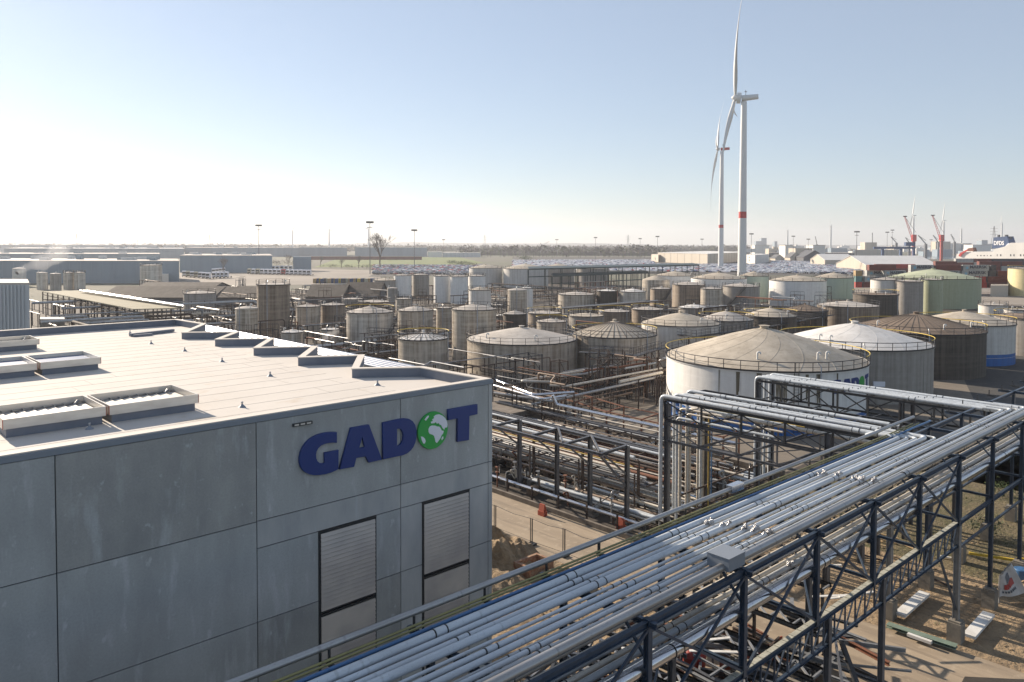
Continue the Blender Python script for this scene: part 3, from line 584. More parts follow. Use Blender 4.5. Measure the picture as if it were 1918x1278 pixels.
# low pipe yard: many pipes along w at stacked levels
q = random.Random(21)
mm = ['pcream', 'pcream', 'galv2', 'pw2', 'rustp', 'rust', 'rustd', 'galv2', 'rustp', 'rustd', 'rustp']
M['rustp'] = pipe_m('brown_dirty_pipe', (.22, .155, .11), .6, .1, (.11, .07, .045))
b0 = MB(1)
for w in [x*3.1+34 for x in range(14)]:
    for s0 in (46.3, 49.8, 53.4, 57, 60.5, 64):
        b0.beam((s0, w, 0), (s0, w, 2.6 if s0 > 50 else 1.2), .12)
    b0.beam((49.8, w, 1.05), (64, w, 1.05), .12); b0.beam((50, w, 2.6), (64, w, 2.6), .12)
lone(b0, 'pipe_support', M['rustd'], 'dark rusty low pipe supports in the pipe yard beside the road', 'support')
i = 0
for k in range(15):
    s = 48.3+k*.34; r = q.choice([.08, .1, .13, .15]); z = .55+r if k < 9 else 1.12+r
    w0 = 34.6+q.uniform(0, 1); w1 = q.uniform(44, 52) if k < 10 else 75
    b = MB(1); b.tube([(s, w0, z), (s, w1, z), (s+.6, w1+.5, z)], r, 8, bend=.3)
    for w in (38+q.random(), 43+q.random()): b.tube([(s, w, z), (s, w+.12, z)], r+.04, 8)
    lone(b, 'yard_pipe', M[mm[k % 5]], CW[mm[k % 5]]+' low pipe under the road gantry, '+nth(k+1)+' from the kerb', 'pipe', 'low pipes beside the road')
for k in range(60):
    s = 50.5+k*.25+q.uniform(-.1, .1); lvl = q.choice([1.15, 1.15, 2.7, 2.7, 2.0]); r = q.choice([.05, .06, .08, .11])
    if q.random() < .15: r = .16
    w0 = 34+q.uniform(0, 6); w1 = w0+q.uniform(14, 42)
    b = MB(1); b.tube([(s, w0, lvl+r), (s, w1, lvl+r), (s, w1, .2)], r, 7, bend=.25)
    mk = mm[q.randrange(len(mm))]; lone(b, 'yard_pipe', M[mk], CW[mk]+' pipe in the crowded yard behind the gantry, '+nth(k+1)+' from the gantry side', 'pipe', 'crowded pipes in the pipe yard')
for lab, (s, z, r, m) in {'bright white pipe seen under the gantry top, upper of two': (50.2, 4.6, .16, 'pw'), 'cream pipe below the bright white pipe under the gantry': (49.6, 3.6, .14, 'pcream'), 'thin yellow pipe beside the cream pipe under the gantry': (50.0, 3.9, .05, 'pyel'), 'white pipe crossing from the gantry toward the near cross rack': (56.5, 3.3, .13, 'pw'), 'silver pipe nearest the kerb under the gantry': (46.9, .75, .16, 'galv')}.items():
    b = MB(1); b.tube([(s, 35.5 if z < 3 else 38.5, z), (s, 70, z)], r, 10)
    b.m = 1
    for w in range(38, 70, 6): b.beam((s, w, 0), (s, w, z-r), .1)
    lone(b, 'yard_pipe', [M[m], M['rustd']], lab, 'pipe')
for k in range(150):
    s, w = q.uniform(46.3, 65), q.uniform(35, 60); t = MB(1); e = q.random()
    if e < .4:
        t.lathe((s, w, 0), [(.06, 0), (.06, 1.3), (.18, 1.32), (.18, 1.4), (.05, 1.42), (.05, 1.8), (.2, 1.82), (.2, 1.86), (0, 1.87)], 8)
        lone(t, 'valve', M[q.choice(['galv2', 'sdark', 'rust', 'slite'])], 'upright hand valve in the crowded pipe yard', 'valve', 'valves in the pipe yard')
    elif e < .75:
        h = q.uniform(.6, 2.4); t.tube([(s, w, 0), (s, w, h), (s+q.uniform(-1, 1), w, h), (s+1, w+q.uniform(-.5, .5), .2)], q.choice([.05, .08]), 6, bend=.25)
        lone(t, 'bent_pipe', M[q.choice(['galv2', 'pcream', 'rust', 'pw2'])], 'small bent pipe rising in the pipe yard', 'pipe', 'small bent pipes in the pipe yard')
    else:
        t.tube([(s, w, .5), (s+1.1, w+.2, .5)], .26, 10); t.box(s+.1, w-.3, 0, s+.9, w+.4, .22); t.tube([(s+1.1, w+.1, .5), (s+1.4, w+.1, .5), (s+1.4, w+.1, 1.3)], .09, 6)
        lone(t, 'pump', M[q.choice(['sdark', 'galv2', 'rustp'])], 'small pump on a base in the pipe yard', 'pump', 'pumps in the pipe yard')
# blue-grey cable trays
for k, (s, z) in enumerate([(51.5, 1.9), (57.9, 2.9), (61.5, 3.1)]):
    b = MB(1); b.box(s, 36, z, s+.7, 68, z+.05); b.box(s, 36, z+.055, s+.04, 68, z+.16); b.box(s+.66, 36, z+.055, s+.7, 68, z+.16)
    lone(b, 'cable_tray', M['sgrey'], 'long grey cable tray %s in the pipe yard' % ['nearest the gantry', 'in the middle', 'nearest the bund wall'][k], 'cable tray')
# rusty railing frame and bund wall
b = MB(1); b.prism([(66.6, 34), (67.0, 34), (67.2, 48), (70.4, 64.6), (72, 90), (71.6, 90), (70.0, 64.7), (66.8, 48)], 0, 1.15); lone(b, 'bund_wall', M['wall'], 'low dirty concrete bund wall between the pipe yard and the white tank', 'wall')
t = thing('rusty_frame', 'rusty orange steel frame standing along the bund wall', 'steel frame', (66, 52, 0), 1)
pts = [(66.2, 40), (66.2, 45), (66.4, 50), (66.6, 55), (68, 61), (69, 67)]
for i, (s, w) in enumerate(pts):
    b = MB(1); b.beam((s, w, 0), (s, w, 3.3), .16); b.beam((s+3.6, w+.4, 0), (s+3.6, w+.4, 3.3), .14); b.beam((s, w, 3.3), (s+3.6, w+.4, 3.3), .12)
    if i: a = pts[i-1]; b.beam((a[0], a[1], 3.3), (s, w, 3.3), .12); b.beam((a[0]+3.6, a[1]+.4, 3.3), (s+3.6, w+.4, 3.3), .1)
    b.build('bay_frame', M['rust'], t)
pipe('clad_pipe', 'long pinkish silver pipe running down above the rusty frame to the cross rack', [(60.5, 57.5, 5.6), (60.8, 57.2, 4.6), (61.0, 35.5, 4.4)], .17, M['galv'], fr=1)
# fence of thin posts beside the road
f = thing('mesh_fence', 'thin temporary wire fence along the far side of the dug-out dirt', 'fence', (39.3, 40, 0), 1)
fp = [(39.3, 43.3), (39.35, 39.4), (39.6, 36.4), (39.6, 33.2), (39.3, 46.5), (39.3, 50)]
for (s, w) in fp:
    b = MB(1); b.beam((s, w, 0), (s, w, 2.0), .06); b.beam((s, w+.18, 0), (s, w+.18, 2.0), .045); b.box(s-.3, w-.2, 0, s+.3, w+.35, .16); b.build('post', M['sdark'], f)
b = MB(1); fp.sort(key=lambda x: x[1])
for a, c in zip(fp[:-1], fp[1:]): b.tube([(a[0], a[1], 1.98), ((a[0]+c[0])/2, (a[1]+c[1])/2, 1.86), (c[0], c[1], 1.98)], .018, 4); b.tube([(a[0], a[1], .3), (c[0], c[1], .3)], .014, 4)
b.build('wire', M['sdark'], f)
# dug-out heaps
def heap(name, s0, w0, rs, rw, h, m, label, seed, n=22, cat='dirt heap'):
    q = random.Random(seed); vs = []; ph = [q.uniform(0, 6.28) for _ in range(8)]
    for j in range(n+1):
        for i in range(n+1):
            x = i/n*2-1; y = j/n*2-1; d = math.sqrt(x*x+y*y)
            z = max(0, 1-d**2.2)
            z *= .7+.22*math.sin(5*x+ph[0]+2*y)+.18*math.sin(9*y+ph[1])+.12*math.sin(17*x+ph[2]+8*y)+q.uniform(-.10, .10)
            vs.append((s0+x*rs, w0+y*rw, max(z, 0)*h-.02))
    b = MB(1); b.add(vs, [(j*(n+1)+i, j*(n+1)+i+1, (j+1)*(n+1)+i+1, (j+1)*(n+1)+i) for j in range(n) for i in range(n)], False)
    return lone(b, name, m, label, cat)
heap('dirt_heap', 36.0, 40.0, 3.0, 4.6, 1.9, M['dirt'], 'crumbly tan dirt heap right of the building corner below the wire fence', 5)
heap('dirt_heap', 32.6, 37.5, 3.0, 4.0, .8, M['dirt'], 'low spread of loose dirt against the pipe rack by the building corner', 6)
heap('dirt_heap', 36.6, 33.8, 2.2, 2.2, .9, M['dirt'], 'small dirt mound behind the brick pit', 7)
heap('dirt_heap', 56.8, 10.6, 3.6, 3.0, 1.7, M['dirt'], 'dark dirt heap below the torn banner at the right edge', 8)
heap('dirt_heap', 60.6, 9, 3.0, 3.0, 1.2, M['scrub'], 'mossy dirt mound behind the heap with the banner', 9)
b = MB(1)
for q4 in ((35.0, 35.2, 37.2, 35.4), (35.0, 36.6, 37.2, 36.8), (35.0, 35.41, 35.2, 36.59), (37.0, 35.41, 37.2, 36.59)): b.box(q4[0], q4[1], 0, q4[2], q4[3], .85)
lone(b, 'brick_pit', M['brick'], 'square open brick shaft in the dirt beside the rack', 'brick pit')
for k, (s0, w0, s1, w1) in enumerate([(24, 19.5, 29, 18), (29, 18, 33.5, 19), (22, 16.6, 26.5, 15.6), (33.8, 20.5, 38.5, 19.4)]):
    b = MB(1); a = Vector((s0, w0, 0)); c = Vector((s1, w1, 0)); n_ = 14
    for j in range(n_):
        p = a.lerp(c, j/n_); p2 = a.lerp(c, (j+1)/n_); d1 = .2*math.sin(j*1.3+k); d2 = .2*math.sin((j+1)*1.3+k)
        b.hexa([(p.x, p.y+d1, 0), (p2.x, p2.y+d2, 0), (p2.x+.03, p2.y+d2+.03, 0), (p.x+.03, p.y+d1+.03, 0)], [(p.x+.1, p.y+d1*1.5, 1.0), (p2.x+.1, p2.y+d2*1.5, 1.0), (p2.x+.13, p2.y+d2*1.5+.03, 1.0), (p.x+.13, p.y+d1*1.5+.03, 1.0)])
    lone(b, 'barrier_mesh', M['orange'], 'orange barrier netting under the rack, %s' % ['leftmost stretch', 'middle stretch', 'stretch nearest the camera', 'stretch next to the road'][k], 'barrier')
for k, (x, y) in enumerate([(1016, 958), (1163, 985)]):
    p = PL(x, y+8, 0); b = MB(1); b.prism([(p.x-.2, p.y-.35), (p.x+.2, p.y-.35), (p.x+.2, p.y+.35), (p.x-.2, p.y+.35)], 0, .4); b.hexa([(p.x-.16, p.y-.3, .401), (p.x+.16, p.y-.3, .401), (p.x+.16, p.y+.3, .401), (p.x-.16, p.y+.3, .401)], [(p.x-.05, p.y-.27, .95), (p.x+.05, p.y-.27, .95), (p.x+.05, p.y+.27, .95), (p.x-.05, p.y+.27, .95)])
    lone(b, 'road_barrier', M['orange'], ['small orange barrier at the kerb under the gantry', 'orange barrier at the end of the kerb beside the rack'][k], 'barrier')
# steel lying / stored under the rack
q = random.Random(5)
MM = ['slite', 'sgrey', 'rustd', 'sgrey', 'sdark', 'rust', 'pedestal', 'slite', 'sdark']
for k in range(270):
    s, w = 20+20*q.random()**1.25, q.uniform(15.0, 26); a = q.choice([1.55, 1.7, 1.4, .1, .6, 2.2, 1.6]) + q.uniform(-.12, .12)
    l = q.uniform(1.5, 5.5); z = q.choice([.15, .4, .8, 1.3, 1.9, 2.3]); d = Vector((math.cos(a), math.sin(a), q.uniform(-.06, .06)))*l/2
    c = Vector((s, w, z)); b = MB(1); b.beam(c-d, c+d, q.choice([.1, .14, .2]), q.choice([.1, .2, .24]), True)
    lone(b, 'steel_beam', M[q.choice(MM)], 'steel beam in the jumble stored on the ground under the long rack', 'steel beam', 'steel beams piled under the rack')
WH2 = ['nearest the bottom edge of the photo', 'beside the orange netting', 'in the middle of the jumble', 'behind the lattice girder', 'farthest right of the jumble']
for k, (s, w) in enumerate([(24, 16.4), (28, 17.5), (33, 16.8), (37, 18.5), (42, 20.5)]):
    t = thing('stored_truss', 'light grey steel truss section lying under the rack, '+WH2[k], 'steel truss', (s, w, 0), 1); z0 = 2.6
    b = MB(1)
    for dz in (0, .0):
        for ds in (0, 1.1): b.beam((s+ds, w-1.5, z0), (s+ds, w+6, z0), .16, .2, True)
    b.build('chord', M['slite'] if k % 2 else M['sgrey'], t); b = MB(1)
    for j in range(6): b.beam((s, w-1.4+j*1.25, z0), (s+1.1, w-.15+j*1.25, z0), .09); b.beam((s, w-1.4+j*1.25, z0), (s+1.1, w-1.4+j*1.25, z0), .09)
    b.build('web', M['slite'], t); b = MB(1)
    for dw in (-1, 2.5, 5.6): b.beam((s, w+dw, 0), (s, w+dw, z0-.1), .14); b.beam((s+1.1, w+dw, 0), (s+1.1, w+dw, z0-.1), .14)
    b.build('prop', M['sdark'], t)
for k in range(9):
    s, w = q.uniform(24, 45), q.uniform(15.5, 22); b = MB(1); c = Vector((s, w, 2.95+q.uniform(0, .5))); d = Vector((q.uniform(.5, 1), -q.uniform(.3, 1), 0)).normalized()*1.1
    b.hexa([c-d+Vector((-.07, -.07, 0)), c+d+Vector((-.07, -.07, 0)), c+d+Vector((.06, .06, 0)), c-d+Vector((.06, .06, 0))], [c-d+Vector((-.07, -.07, .04)), c+d+Vector((-.07, -.07, .04)), c+d+Vector((.06, .06, .04)), c-d+Vector((.06, .06, .04))])
    lone(b, 'flat_plate', M['board'], 'pale flat strip lying across the stored trusses under the rack', 'plate', 'pale strips on the stored trusses')
for k in range(26):
    s, w = q.uniform(43, 62), q.uniform(15, 27); a = q.uniform(1.2, 2.2); l = q.uniform(1, 3.2); b = MB(1)
    b.beam((s, w, .12), (s+math.cos(a)*l, w+math.sin(a)*l, .15), .12, .08)
    lone(b, 'timber_plank', M[q.choice(['wood', 'wood', 'board', 'rustd'])], 'loose timber plank on the dirt behind the concrete pedestals', 'plank', 'loose planks on the dirt')
for (x0, y0, x1, y1, wd, m, lab, nm) in [(1685, 1152, 1732, 1111, .62, 'board', 'white board lying on the dirt under the end of the lattice girder', 'white_board'), (1815, 1192, 1852, 1150, .62, 'board', 'white board leaning between the two nearest concrete pedestals', 'white_board'), (1662, 1170, 1792, 1212, .5, 'gbeam', 'pale green steel beam lying at the edge of the sandy road', 'green_beam'), (1700, 1188, 1745, 1204, .22, 'board', 'short white plank in front of the green beam', 'white_board'), (1815, 1036, 1918, 1052, .16, 'yel', 'long yellow pole on the ground near the banner', 'yellow_pole'), (1905, 1046, 1925, 1049, .16, 'yel', 'short yellow pole behind the thin rack leg at the right edge', 'yellow_pole')]:
    a, c = P(x0, y0, .3), P(x1, y1, .3); b = MB(0); b.beam(a, c, wd, .16, m == 'gbeam'); lone(b, nm, M[m], lab, 'board' if 'board' in nm else 'beam')
# torn banner
t = thing('banner', 'torn white banner with a red and grey emblem propped on a dirt heap', 'banner', (55.6, 11.3, 1), 1)
A_, B_, C_, D_ = [PY(x, y, Y) for x, y, Y in ((1871, 1120, 43.8), (1872, 1080, 43.9), (1893, 1055, 44.6), (1924, 1112, 44.6))]
b = MB(0); n = 10; vs = []; 
def ban(u, v):
    p = A_.lerp(B_, v).lerp(D_.lerp(C_, v), u); return p+Vector((0, .10*math.sin(u*9+v*3), .03*math.sin(u*14)))
for j in range(n+1):
    for i in range(n+1): vs.append(ban(i/n, j/n))
b.add(vs, [(j*(n+1)+i, j*(n+1)+i+1, (j+1)*(n+1)+i+1, (j+1)*(n+1)+i) for j in range(n) for i in range(n)], True)
b.build('cloth', mat('banner_cloth', (.42, .40, .38), .8, 0, [(U1, 4, 4, .45, .7, (.33, .31, .29), .6)]), t)
def patch(u0, v0, u1, v1, m, nm, sk=0):
    b = MB(0); b.quad(*[ban(u, v)+Vector((0, -.03, 0)) for u, v in ((u0, v0), ((u0+u1)/2, v0+sk/2), (u1, v0+sk), (u1, v1+sk), ((u0+u1)/2, v1+sk/2), (u0, v1))]); b.build(nm, m, t)
patch(.22, .30, .40, .52, M['red'], 'emblem', .02); patch(.42, .34, .74, .56, M['red'], 'emblem', .06); patch(.36, .56, .62, .82, M['sgrey'], 'emblem')
for k in range(7): patch(.16+k*.085, .13+k*.012, .215+k*.085, .22+k*.012, M['text'], 'letter')
b = MB(0); b.beam(A_-Vector((0, 0, .3)), B_, .05); b.beam(B_, C_, .05); b.beam(C_, C_-Vector((0, 0, .8)), .04); b.build('frame', M['galv2'], t)
b = MB(1); q_ = PL(1912, 1095, 0); b.lathe((q_.x, q_.y, 0), [(.45, 0), (.45, 1.0), (.4, 1.05), (0, 1.06)], 14); lone(b, 'blue_drum', M['pblue'], 'blue drum behind the torn banner', 'drum')
b = MB(1); q_ = PL(1300, 1262, 0); b.lathe((q_.x, q_.y, 0), [(.2, 0), (.55, .3), (.6, 1.0), (.3, 1.5), (0, 1.6)], 12); lone(b, 'red_cover', M['red'], 'rounded red cover on the ground below the lattice girder', 'cover')
# stones
t = MB(1)
for k in range(700):
    s, w, r = q.uniform(45.8, 66), q.uniform(2, 33), q.uniform(.03, .12)
    if k % 3 == 0: s, w = q.uniform(26, 39), q.uniform(27, 44)
    t.lathe((s, w, 0), [(r, -.02), (r*.9, r*.5), (0, r*.8)], 5, sm=False)
lone(t, 'stones', M['dirt'], 'small stones and clods strewn over the dirt', 'stones', kind='stuff')
t = MB(1)
for k in range(1500):
    s, w = q.uniform(48, 95), q.uniform(-8, 32); h = q.uniform(.08, .3); a = q.uniform(0, 6.28)
    if q.random() > .35+.5*math.sin(s*.7)*math.sin(w*.9+1): continue
    for j in range(5):
        a = q.uniform(0, 6.28); x, y = s+q.uniform(-.2, .2), w+q.uniform(-.2, .2); t.add([(x, y, 0), (x+.05*math.cos(a), y+.05*math.sin(a), 0), (x+.1*math.cos(a+1), y+.1*math.sin(a+1), h)], [(0, 1, 2)])
lone(t, 'weeds', M['bush'], 'tufts of weeds on the scrubby dirt', 'weeds', kind='stuff')
# low shrub by the pedestals
# ------------------------------------------------ storage tanks
TK = []; NK = []
def near(p):
    i = min(range(len(TK)), key=lambda i: math.hypot(p[0]-TK[i][0], p[1]-TK[i][1])-TK[i][2]); x, y, r, h = TK[i]; dx = p[0]/p[1]*y-x
    s_ = NK[i]
    for c_ in (',', ' with ', ' behind ', ' in front'): s_ = s_.split(c_)[0] if len(s_.split(c_)[0].split()) > 3 else s_
    rel = 'left of the ' if dx < -r*.8 else 'right of the ' if dx > r*.8 else 'before the ' if p[1] < y else 'behind the '
    return rel+' '.join(s_.split()[:8])
def tank(cx, wpx, ry, h, sh, rf, label, rise=.16, rail=1, yel=0, ribs=0, seams=0, band=None, rim=1, stair=None, vents=1, n=64, group=None):
    c = P(cx, ry, h); D = math.hypot(c.x, c.y); u = (cx-959)/F; r = wpx/2/F*c.y/math.sqrt(1+u*u)
    TK.append((c.x, c.y, r, h)); NK.append(label); q = random.Random(int(cx*7+ry))
    small = c.y > 230; n = 40 if small else n
    t = thing('storage_tank', label, 'storage tank', (c.x, c.y, 0), 0, group)
    b = MB(0); z0 = band or 0; b.lathe((c.x, c.y, 0), [(r, z0), (r, h)] if z0 else [(r, 0), (r, h)], n)
    if not small:
        for k in range(1, 5): b.lathe((c.x, c.y, 0), [(r+.001, h*k/5-.025), (r+.009, h*k/5), (r+.001, h*k/5+.025)], n)
        b.lathe((c.x, c.y, 0), [(r, h-.22), (r+.12, h-.2), (r+.12, h-.05), (r, h)], n)
    b.build('shell', M[sh], t)
    if band: b = MB(0); b.lathe((c.x, c.y, 0), [(r, 0), (r, band)], n); b.build('base_band', M['tblue'], t)
    R_ = r*rise; b = MB(0)
    prof = [(r-.02, h-.01), (r*.98, h+.06)]+[(r*(1-k/8)*.98, h+.06+R_*(1-(1-k/8)**1.25)) for k in range(1, 9)]
    b.lathe((c.x, c.y, 0), prof, n); b.build('roof', M[rf], t)
    if ribs or seams:
        b = MB(0)
        for k in range(ribs):
            a = 2*math.pi*k/ribs; pr_ = [Vector((c.x+rr*math.cos(a), c.y+rr*math.sin(a), zz+.02)) for rr, zz in prof[1:] if rr > r*.1]
            for p1, p2 in zip(pr_[:-1], pr_[1:]): b.beam(p1, p2, .07, .05)
        if seams:   # diagonal plate seams on a big fabric-like cone
            for k in range(seams):
                a0 = 2*math.pi*k/seams
                for sg_ in (1,):
                    pp = []
                    for j in range(14):
                        f_ = 1-j/14; a = a0+sg_*.75*(j/14); rr = r*.98*f_; zz = h+.062+R_*(1-f_**1.25); pp.append(Vector((c.x+rr*math.cos(a), c.y+rr*math.sin(a), zz)))
                    for p1, p2 in zip(pp[:-1], pp[1:]): b.beam(p1, p2, .06, .02)
        b.build('roof_ribs' if ribs else 'roof_seams', M['seam'] if ribs else M[rf], t)
    if rail:
        np_ = max(8, round(2*math.pi*r/(2.0 if not small else 3.4))); rr = r+.10; w = .065 if not small else .10; hh = 1.1
        b = MB(0)
        for k in range(np_): a = 2*math.pi*k/np_; x, y = c.x+rr*math.cos(a), c.y+rr*math.sin(a); b.beam((x, y, h-.05), (x, y, h+hh), w*1.1)
        for zz in ((.55,) if yel else (.55, 1.1)): b.tube([(c.x+rr*math.cos(2*math.pi*k/n), c.y+rr*math.sin(2*math.pi*k/n), h+zz) for k in range(n+1)], w*.5, 4, False)
        b.build('railing', M['rail'], t)
        if yel:
            va = math.atan2(-c.y, -c.x)+math.pi
            b = MB(0); b.tube([(c.x+rr*math.cos(va+(k/40-.5)*3.9), c.y+rr*math.sin(va+(k/40-.5)*3.9), h+1.12) for k in range(41)], .055, 6, False); b.build('handrail', M['yrail'], t)
            b = MB(0); b.tube([(c.x+rr*math.cos(va+1.95+k/40*(6.283-3.9)), c.y+rr*math.sin(va+1.95+k/40*(6.283-3.9)), h+1.12) for k in range(41)], .05, 6, False); b.build('handrail', M['rail'], t)  # camera-side stretch of the yellow handrail, shade painted in as dark colour
        b = MB(0); b.lathe((c.x, c.y, 0), [(r+.14, h-.07), (r+.18, h-.07), (r+.18, h+.12), (r+.14, h+.12)], n); b.build('rim_walkway', M['rail'], t)
    zt_ = h+.06+R_
    b = MB(0); b.lathe((c.x, c.y, zt_-.05), [(r*.045, 0), (r*.045, .3), (r*.06, .32), (0, .42)], 12); b.build('top_vent', M[rf], t)
    for k in range(vents):
        a = q.uniform(-2.9, .2); x, y = c.x+r*.78*math.cos(a), c.y+r*.78*math.sin(a); zz = h+.06+R_*(1-.78**1.25); b = MB(0)
        b.tube([(x, y, zz-.1), (x, y, zz+.75), (x+.35, y, zz+.75), (x+.35, y, zz+.5)], .11, 8, bend=.2); b.build('gooseneck', M['cladw'], t)
    if not small:
        a = q.uniform(-2.6, -.6)   # manhole or nozzle near the foot
        x, y = c.x+(r)*math.cos(a), c.y+r*math.sin(a); d = Vector((math.cos(a), math.sin(a), 0)); b = MB(0); b.tube([Vector((x, y, 1.1))-d*.1, Vector((x, y, 1.1))+d*.3], .42, 14); b.build('manhole', M['galv2'], t)
        a2 = a+.5; p = Vector((c.x+(r+.12)*math.cos(a2), c.y+(r+.12)*math.sin(a2), .2)); b = MB(0); b.tube([p, p+Vector((0, 0, h+.4)), p+Vector((-math.cos(a2)*.8, -math.sin(a2)*.8, h+.8))], .09, 6); b.build('fill_pipe', M['galv2'], t)
    if stair:
        a0, a1 = stair; b = MB(0); k_ = 26; ln = []
        for k in range(k_+1):
            f_ = k/k_; a = a0+(a1-a0)*f_; z = .3+(h-.3)*f_
            pi, po = Vector((c.x+(r+.05)*math.cos(a), c.y+(r+.05)*math.sin(a), z)), Vector((c.x+(r+.75)*math.cos(a), c.y+(r+.75)*math.sin(a), z))
            b.beam(pi, po, .26, .05); b.beam(po, po+Vector((0, 0, 1.0)), .045); ln.append(po)
        b.tube([p+Vector((0, 0, 1.0)) for p in ln], .035, 4); b.tube([p+Vector((0, 0, .5)) for p in ln], .025, 4); b.tube(ln, .09, 4); b.build('staircase', M['rail'], t)
    return t, c, r
def ladder(t, c, r, h, a, m='rail'):
    b = MB(0); d = Vector((math.cos(a), math.sin(a), 0)); e = Vector((-d.y, d.x, 0)); p = Vector((c.x, c.y, 0))+d*(r+.14)
    for s_ in (-.25, .25): b.beam(p+e*s_+Vector((0, 0, .4)), p+e*s_+Vector((0, 0, h+1.1)), .05)
    for k in range(int(h/.35)): b.beam(p-e*.25+Vector((0, 0, .5+k*.35)), p+e*.25+Vector((0, 0, .5+k*.35)), .03)
    b.build('ladder', M[m], t)
# big ones on the right
T1, c1, r1_ = tank(1431, 378, 668, 7.4, 'twhite', 'rbeige', 'large white tank with soiled beige cone roof, blue base band and painted letters', rise=.30, yel=1, seams=16, band=2.0, n=96, vents=3)
ladder(T1, c1, r1_, 7.4, -1.6)
b = MB(0); q = random.Random(2)
for k, (a, w_, l) in enumerate([(-2.12, .28, 4.4), (-1.93, .34, 4.0), (-1.76, .6, 3.6), (-1.7, .35, 4.6), (-1.5, .3, 3.4), (-1.38, .5, 3.9), (-1.18, .22, 2.6), (-2.3, .14, 3), (-1.62, .15, 5), (-1.82, .12, 3.4)]):
    for j in range(5):
        a_ = a+q.uniform(-.5, .5)*w_/r1_; ww = w_/r1_*q.uniform(.15, .4); l_ = l*q.uniform(.5, 1.05); rr = r1_+.028
        z1 = 7.15; sg = 6; tp = [(c1.x+rr*math.cos(a_+d), c1.y+rr*math.sin(a_+d), z1) for d in (-ww, ww)]
        lo = [(c1.x+rr*math.cos(a_+d*.35), c1.y+rr*math.sin(a_+d*.35), z1-l_) for d in (-ww, ww)]
        b.quad(lo[0], lo[1], tp[1], tp[0])
b.build('rust_stain', mat('run_down_stain', (.13, .11, .075), .8, 0, [((1, 1, .12), 5, 4, .5, .7, (.42, .39, .33), .8)]), T1)
# painted letters on the tank
def arc_text(t, c, r, glyphs, a0, z0, sc, m, nm):
    for loops, off in glyphs:
        cu = bpy.data.curves.new(nm, 'CURVE'); cu.dimensions = '2D'; cu.fill_mode = 'BOTH'; cu.extrude = .004
        for lp in loops:
            s_ = cu.splines.new('POLY'); s_.points.add(len(lp)-1); s_.use_cyclic_u = True
            for p_, q_ in zip(s_.points, lp): p_.co = (q_[0], q_[1], 0, 1)
        o = bpy.data.objects.new(nm, cu); COL.objects.link(o); me = bpy.data.meshes.new_from_object(o.evaluated_get(bpy.context.evaluated_depsgraph_get())); bpy.data.objects.remove(o)
        bm = bmesh.new(); bm.from_mesh(me)
        for _ in range(2): bmesh.ops.subdivide_edges(bm, edges=[e for e in bm.edges if e.calc_length() > .25], cuts=1); bmesh.ops.triangulate(bm, faces=bm.faces)
        bm.to_mesh(me); bm.free()
        for v in me.vertices:
            a = a0+(v.co.x*sc+off)/r; k = r+.03+v.co.z; z = z0+v.co.y*sc
            v.co = (k*math.cos(a), k*math.sin(a), z)
        me.materials.clear(); me.materials.append(m); o = bpy.data.objects.new(nm, me); COL.objects.link(o); o.parent = t
def norm(lp, x0, yb, hh, sk=0): return [((x-x0)/hh, (yb-y+sk*(x-x0))/hh) for x, y in lp]
s0, z0 = zp([GL[0]])[0]
def unit(loops):
    L_ = [[tuple(v) for v in zp(l)] for l in loops]; x0 = min(v[0] for v in L_[0]); z1 = min(v[1] for v in L_[0]); hh = max(v[1] for v in L_[0])-z1
    return [[((x-x0)/hh, (z-z1)/hh) for x, z in l] for l in L_]
circ = [[(.5+.5*math.cos(2*math.pi*k/32), .5+.5*math.sin(2*math.pi*k/32)) for k in range(32)]]
LH = 1.65; ga = math.atan2(*(lambda v: (v.y-c1.y, v.x-c1.x))(P(1560, 722, 5.5)))
gl_ = [(unit([GL]), 0), (unit(AL), LH*1.02), (unit(DL), LH*2.1)]
# start angle: left end of the word faces the camera side
arc_text(T1, c1, r1_, gl_, -1.27, 4.75, LH, M['blue'], 'letter')
arc_text(T1, c1, r1_, [(circ, LH*3.12)], -1.27, 4.75, LH, M['green'], 'globe'); arc_text(T1, c1, r1_, [(unit([TL]), LH*4.25)], -1.27, 4.75, LH, M['blue'], 'letter')
T2, c2, r2_ = tank(1600, 289, 640, 7.4, 'tgrey', 'rwhite', 'large grey tank with clean white cone roof behind the lettered tank', rise=.26, yel=1, seams=14, n=96, vents=2, rim=1)
T3, c3, r3_ = tank(1716, 256, 615, 7.35, 'tdark', 'rbrown', 'large dark sooty tank with brown ribbed cone roof', rise=.24, yel=1, ribs=44, n=96, vents=3)
tank(1806, 190, 603, 7.3, 'twd', 'rbeige', 'white tank with blue base and beige cone roof behind the dark ribbed tank', rise=.24, yel=1, band=2.1, vents=0)
tank(1948, 176, 594, 7.4, 'tgrey', 'rbrown', 'grey tank with dark roof cut off by the right edge of the photo', rise=.1, yel=1, vents=0)
b = MB(0); b.prism([(c2.x-2, c2.y-r2_-.05), (c2.x-.4, c2.y-r2_-.05), (c2.x-.4, c2.y-r2_+.3), (c2.x-2, c2.y-r2_+.3)], 2.5, 3.2); b.build('name_plate', M['white'], T2)
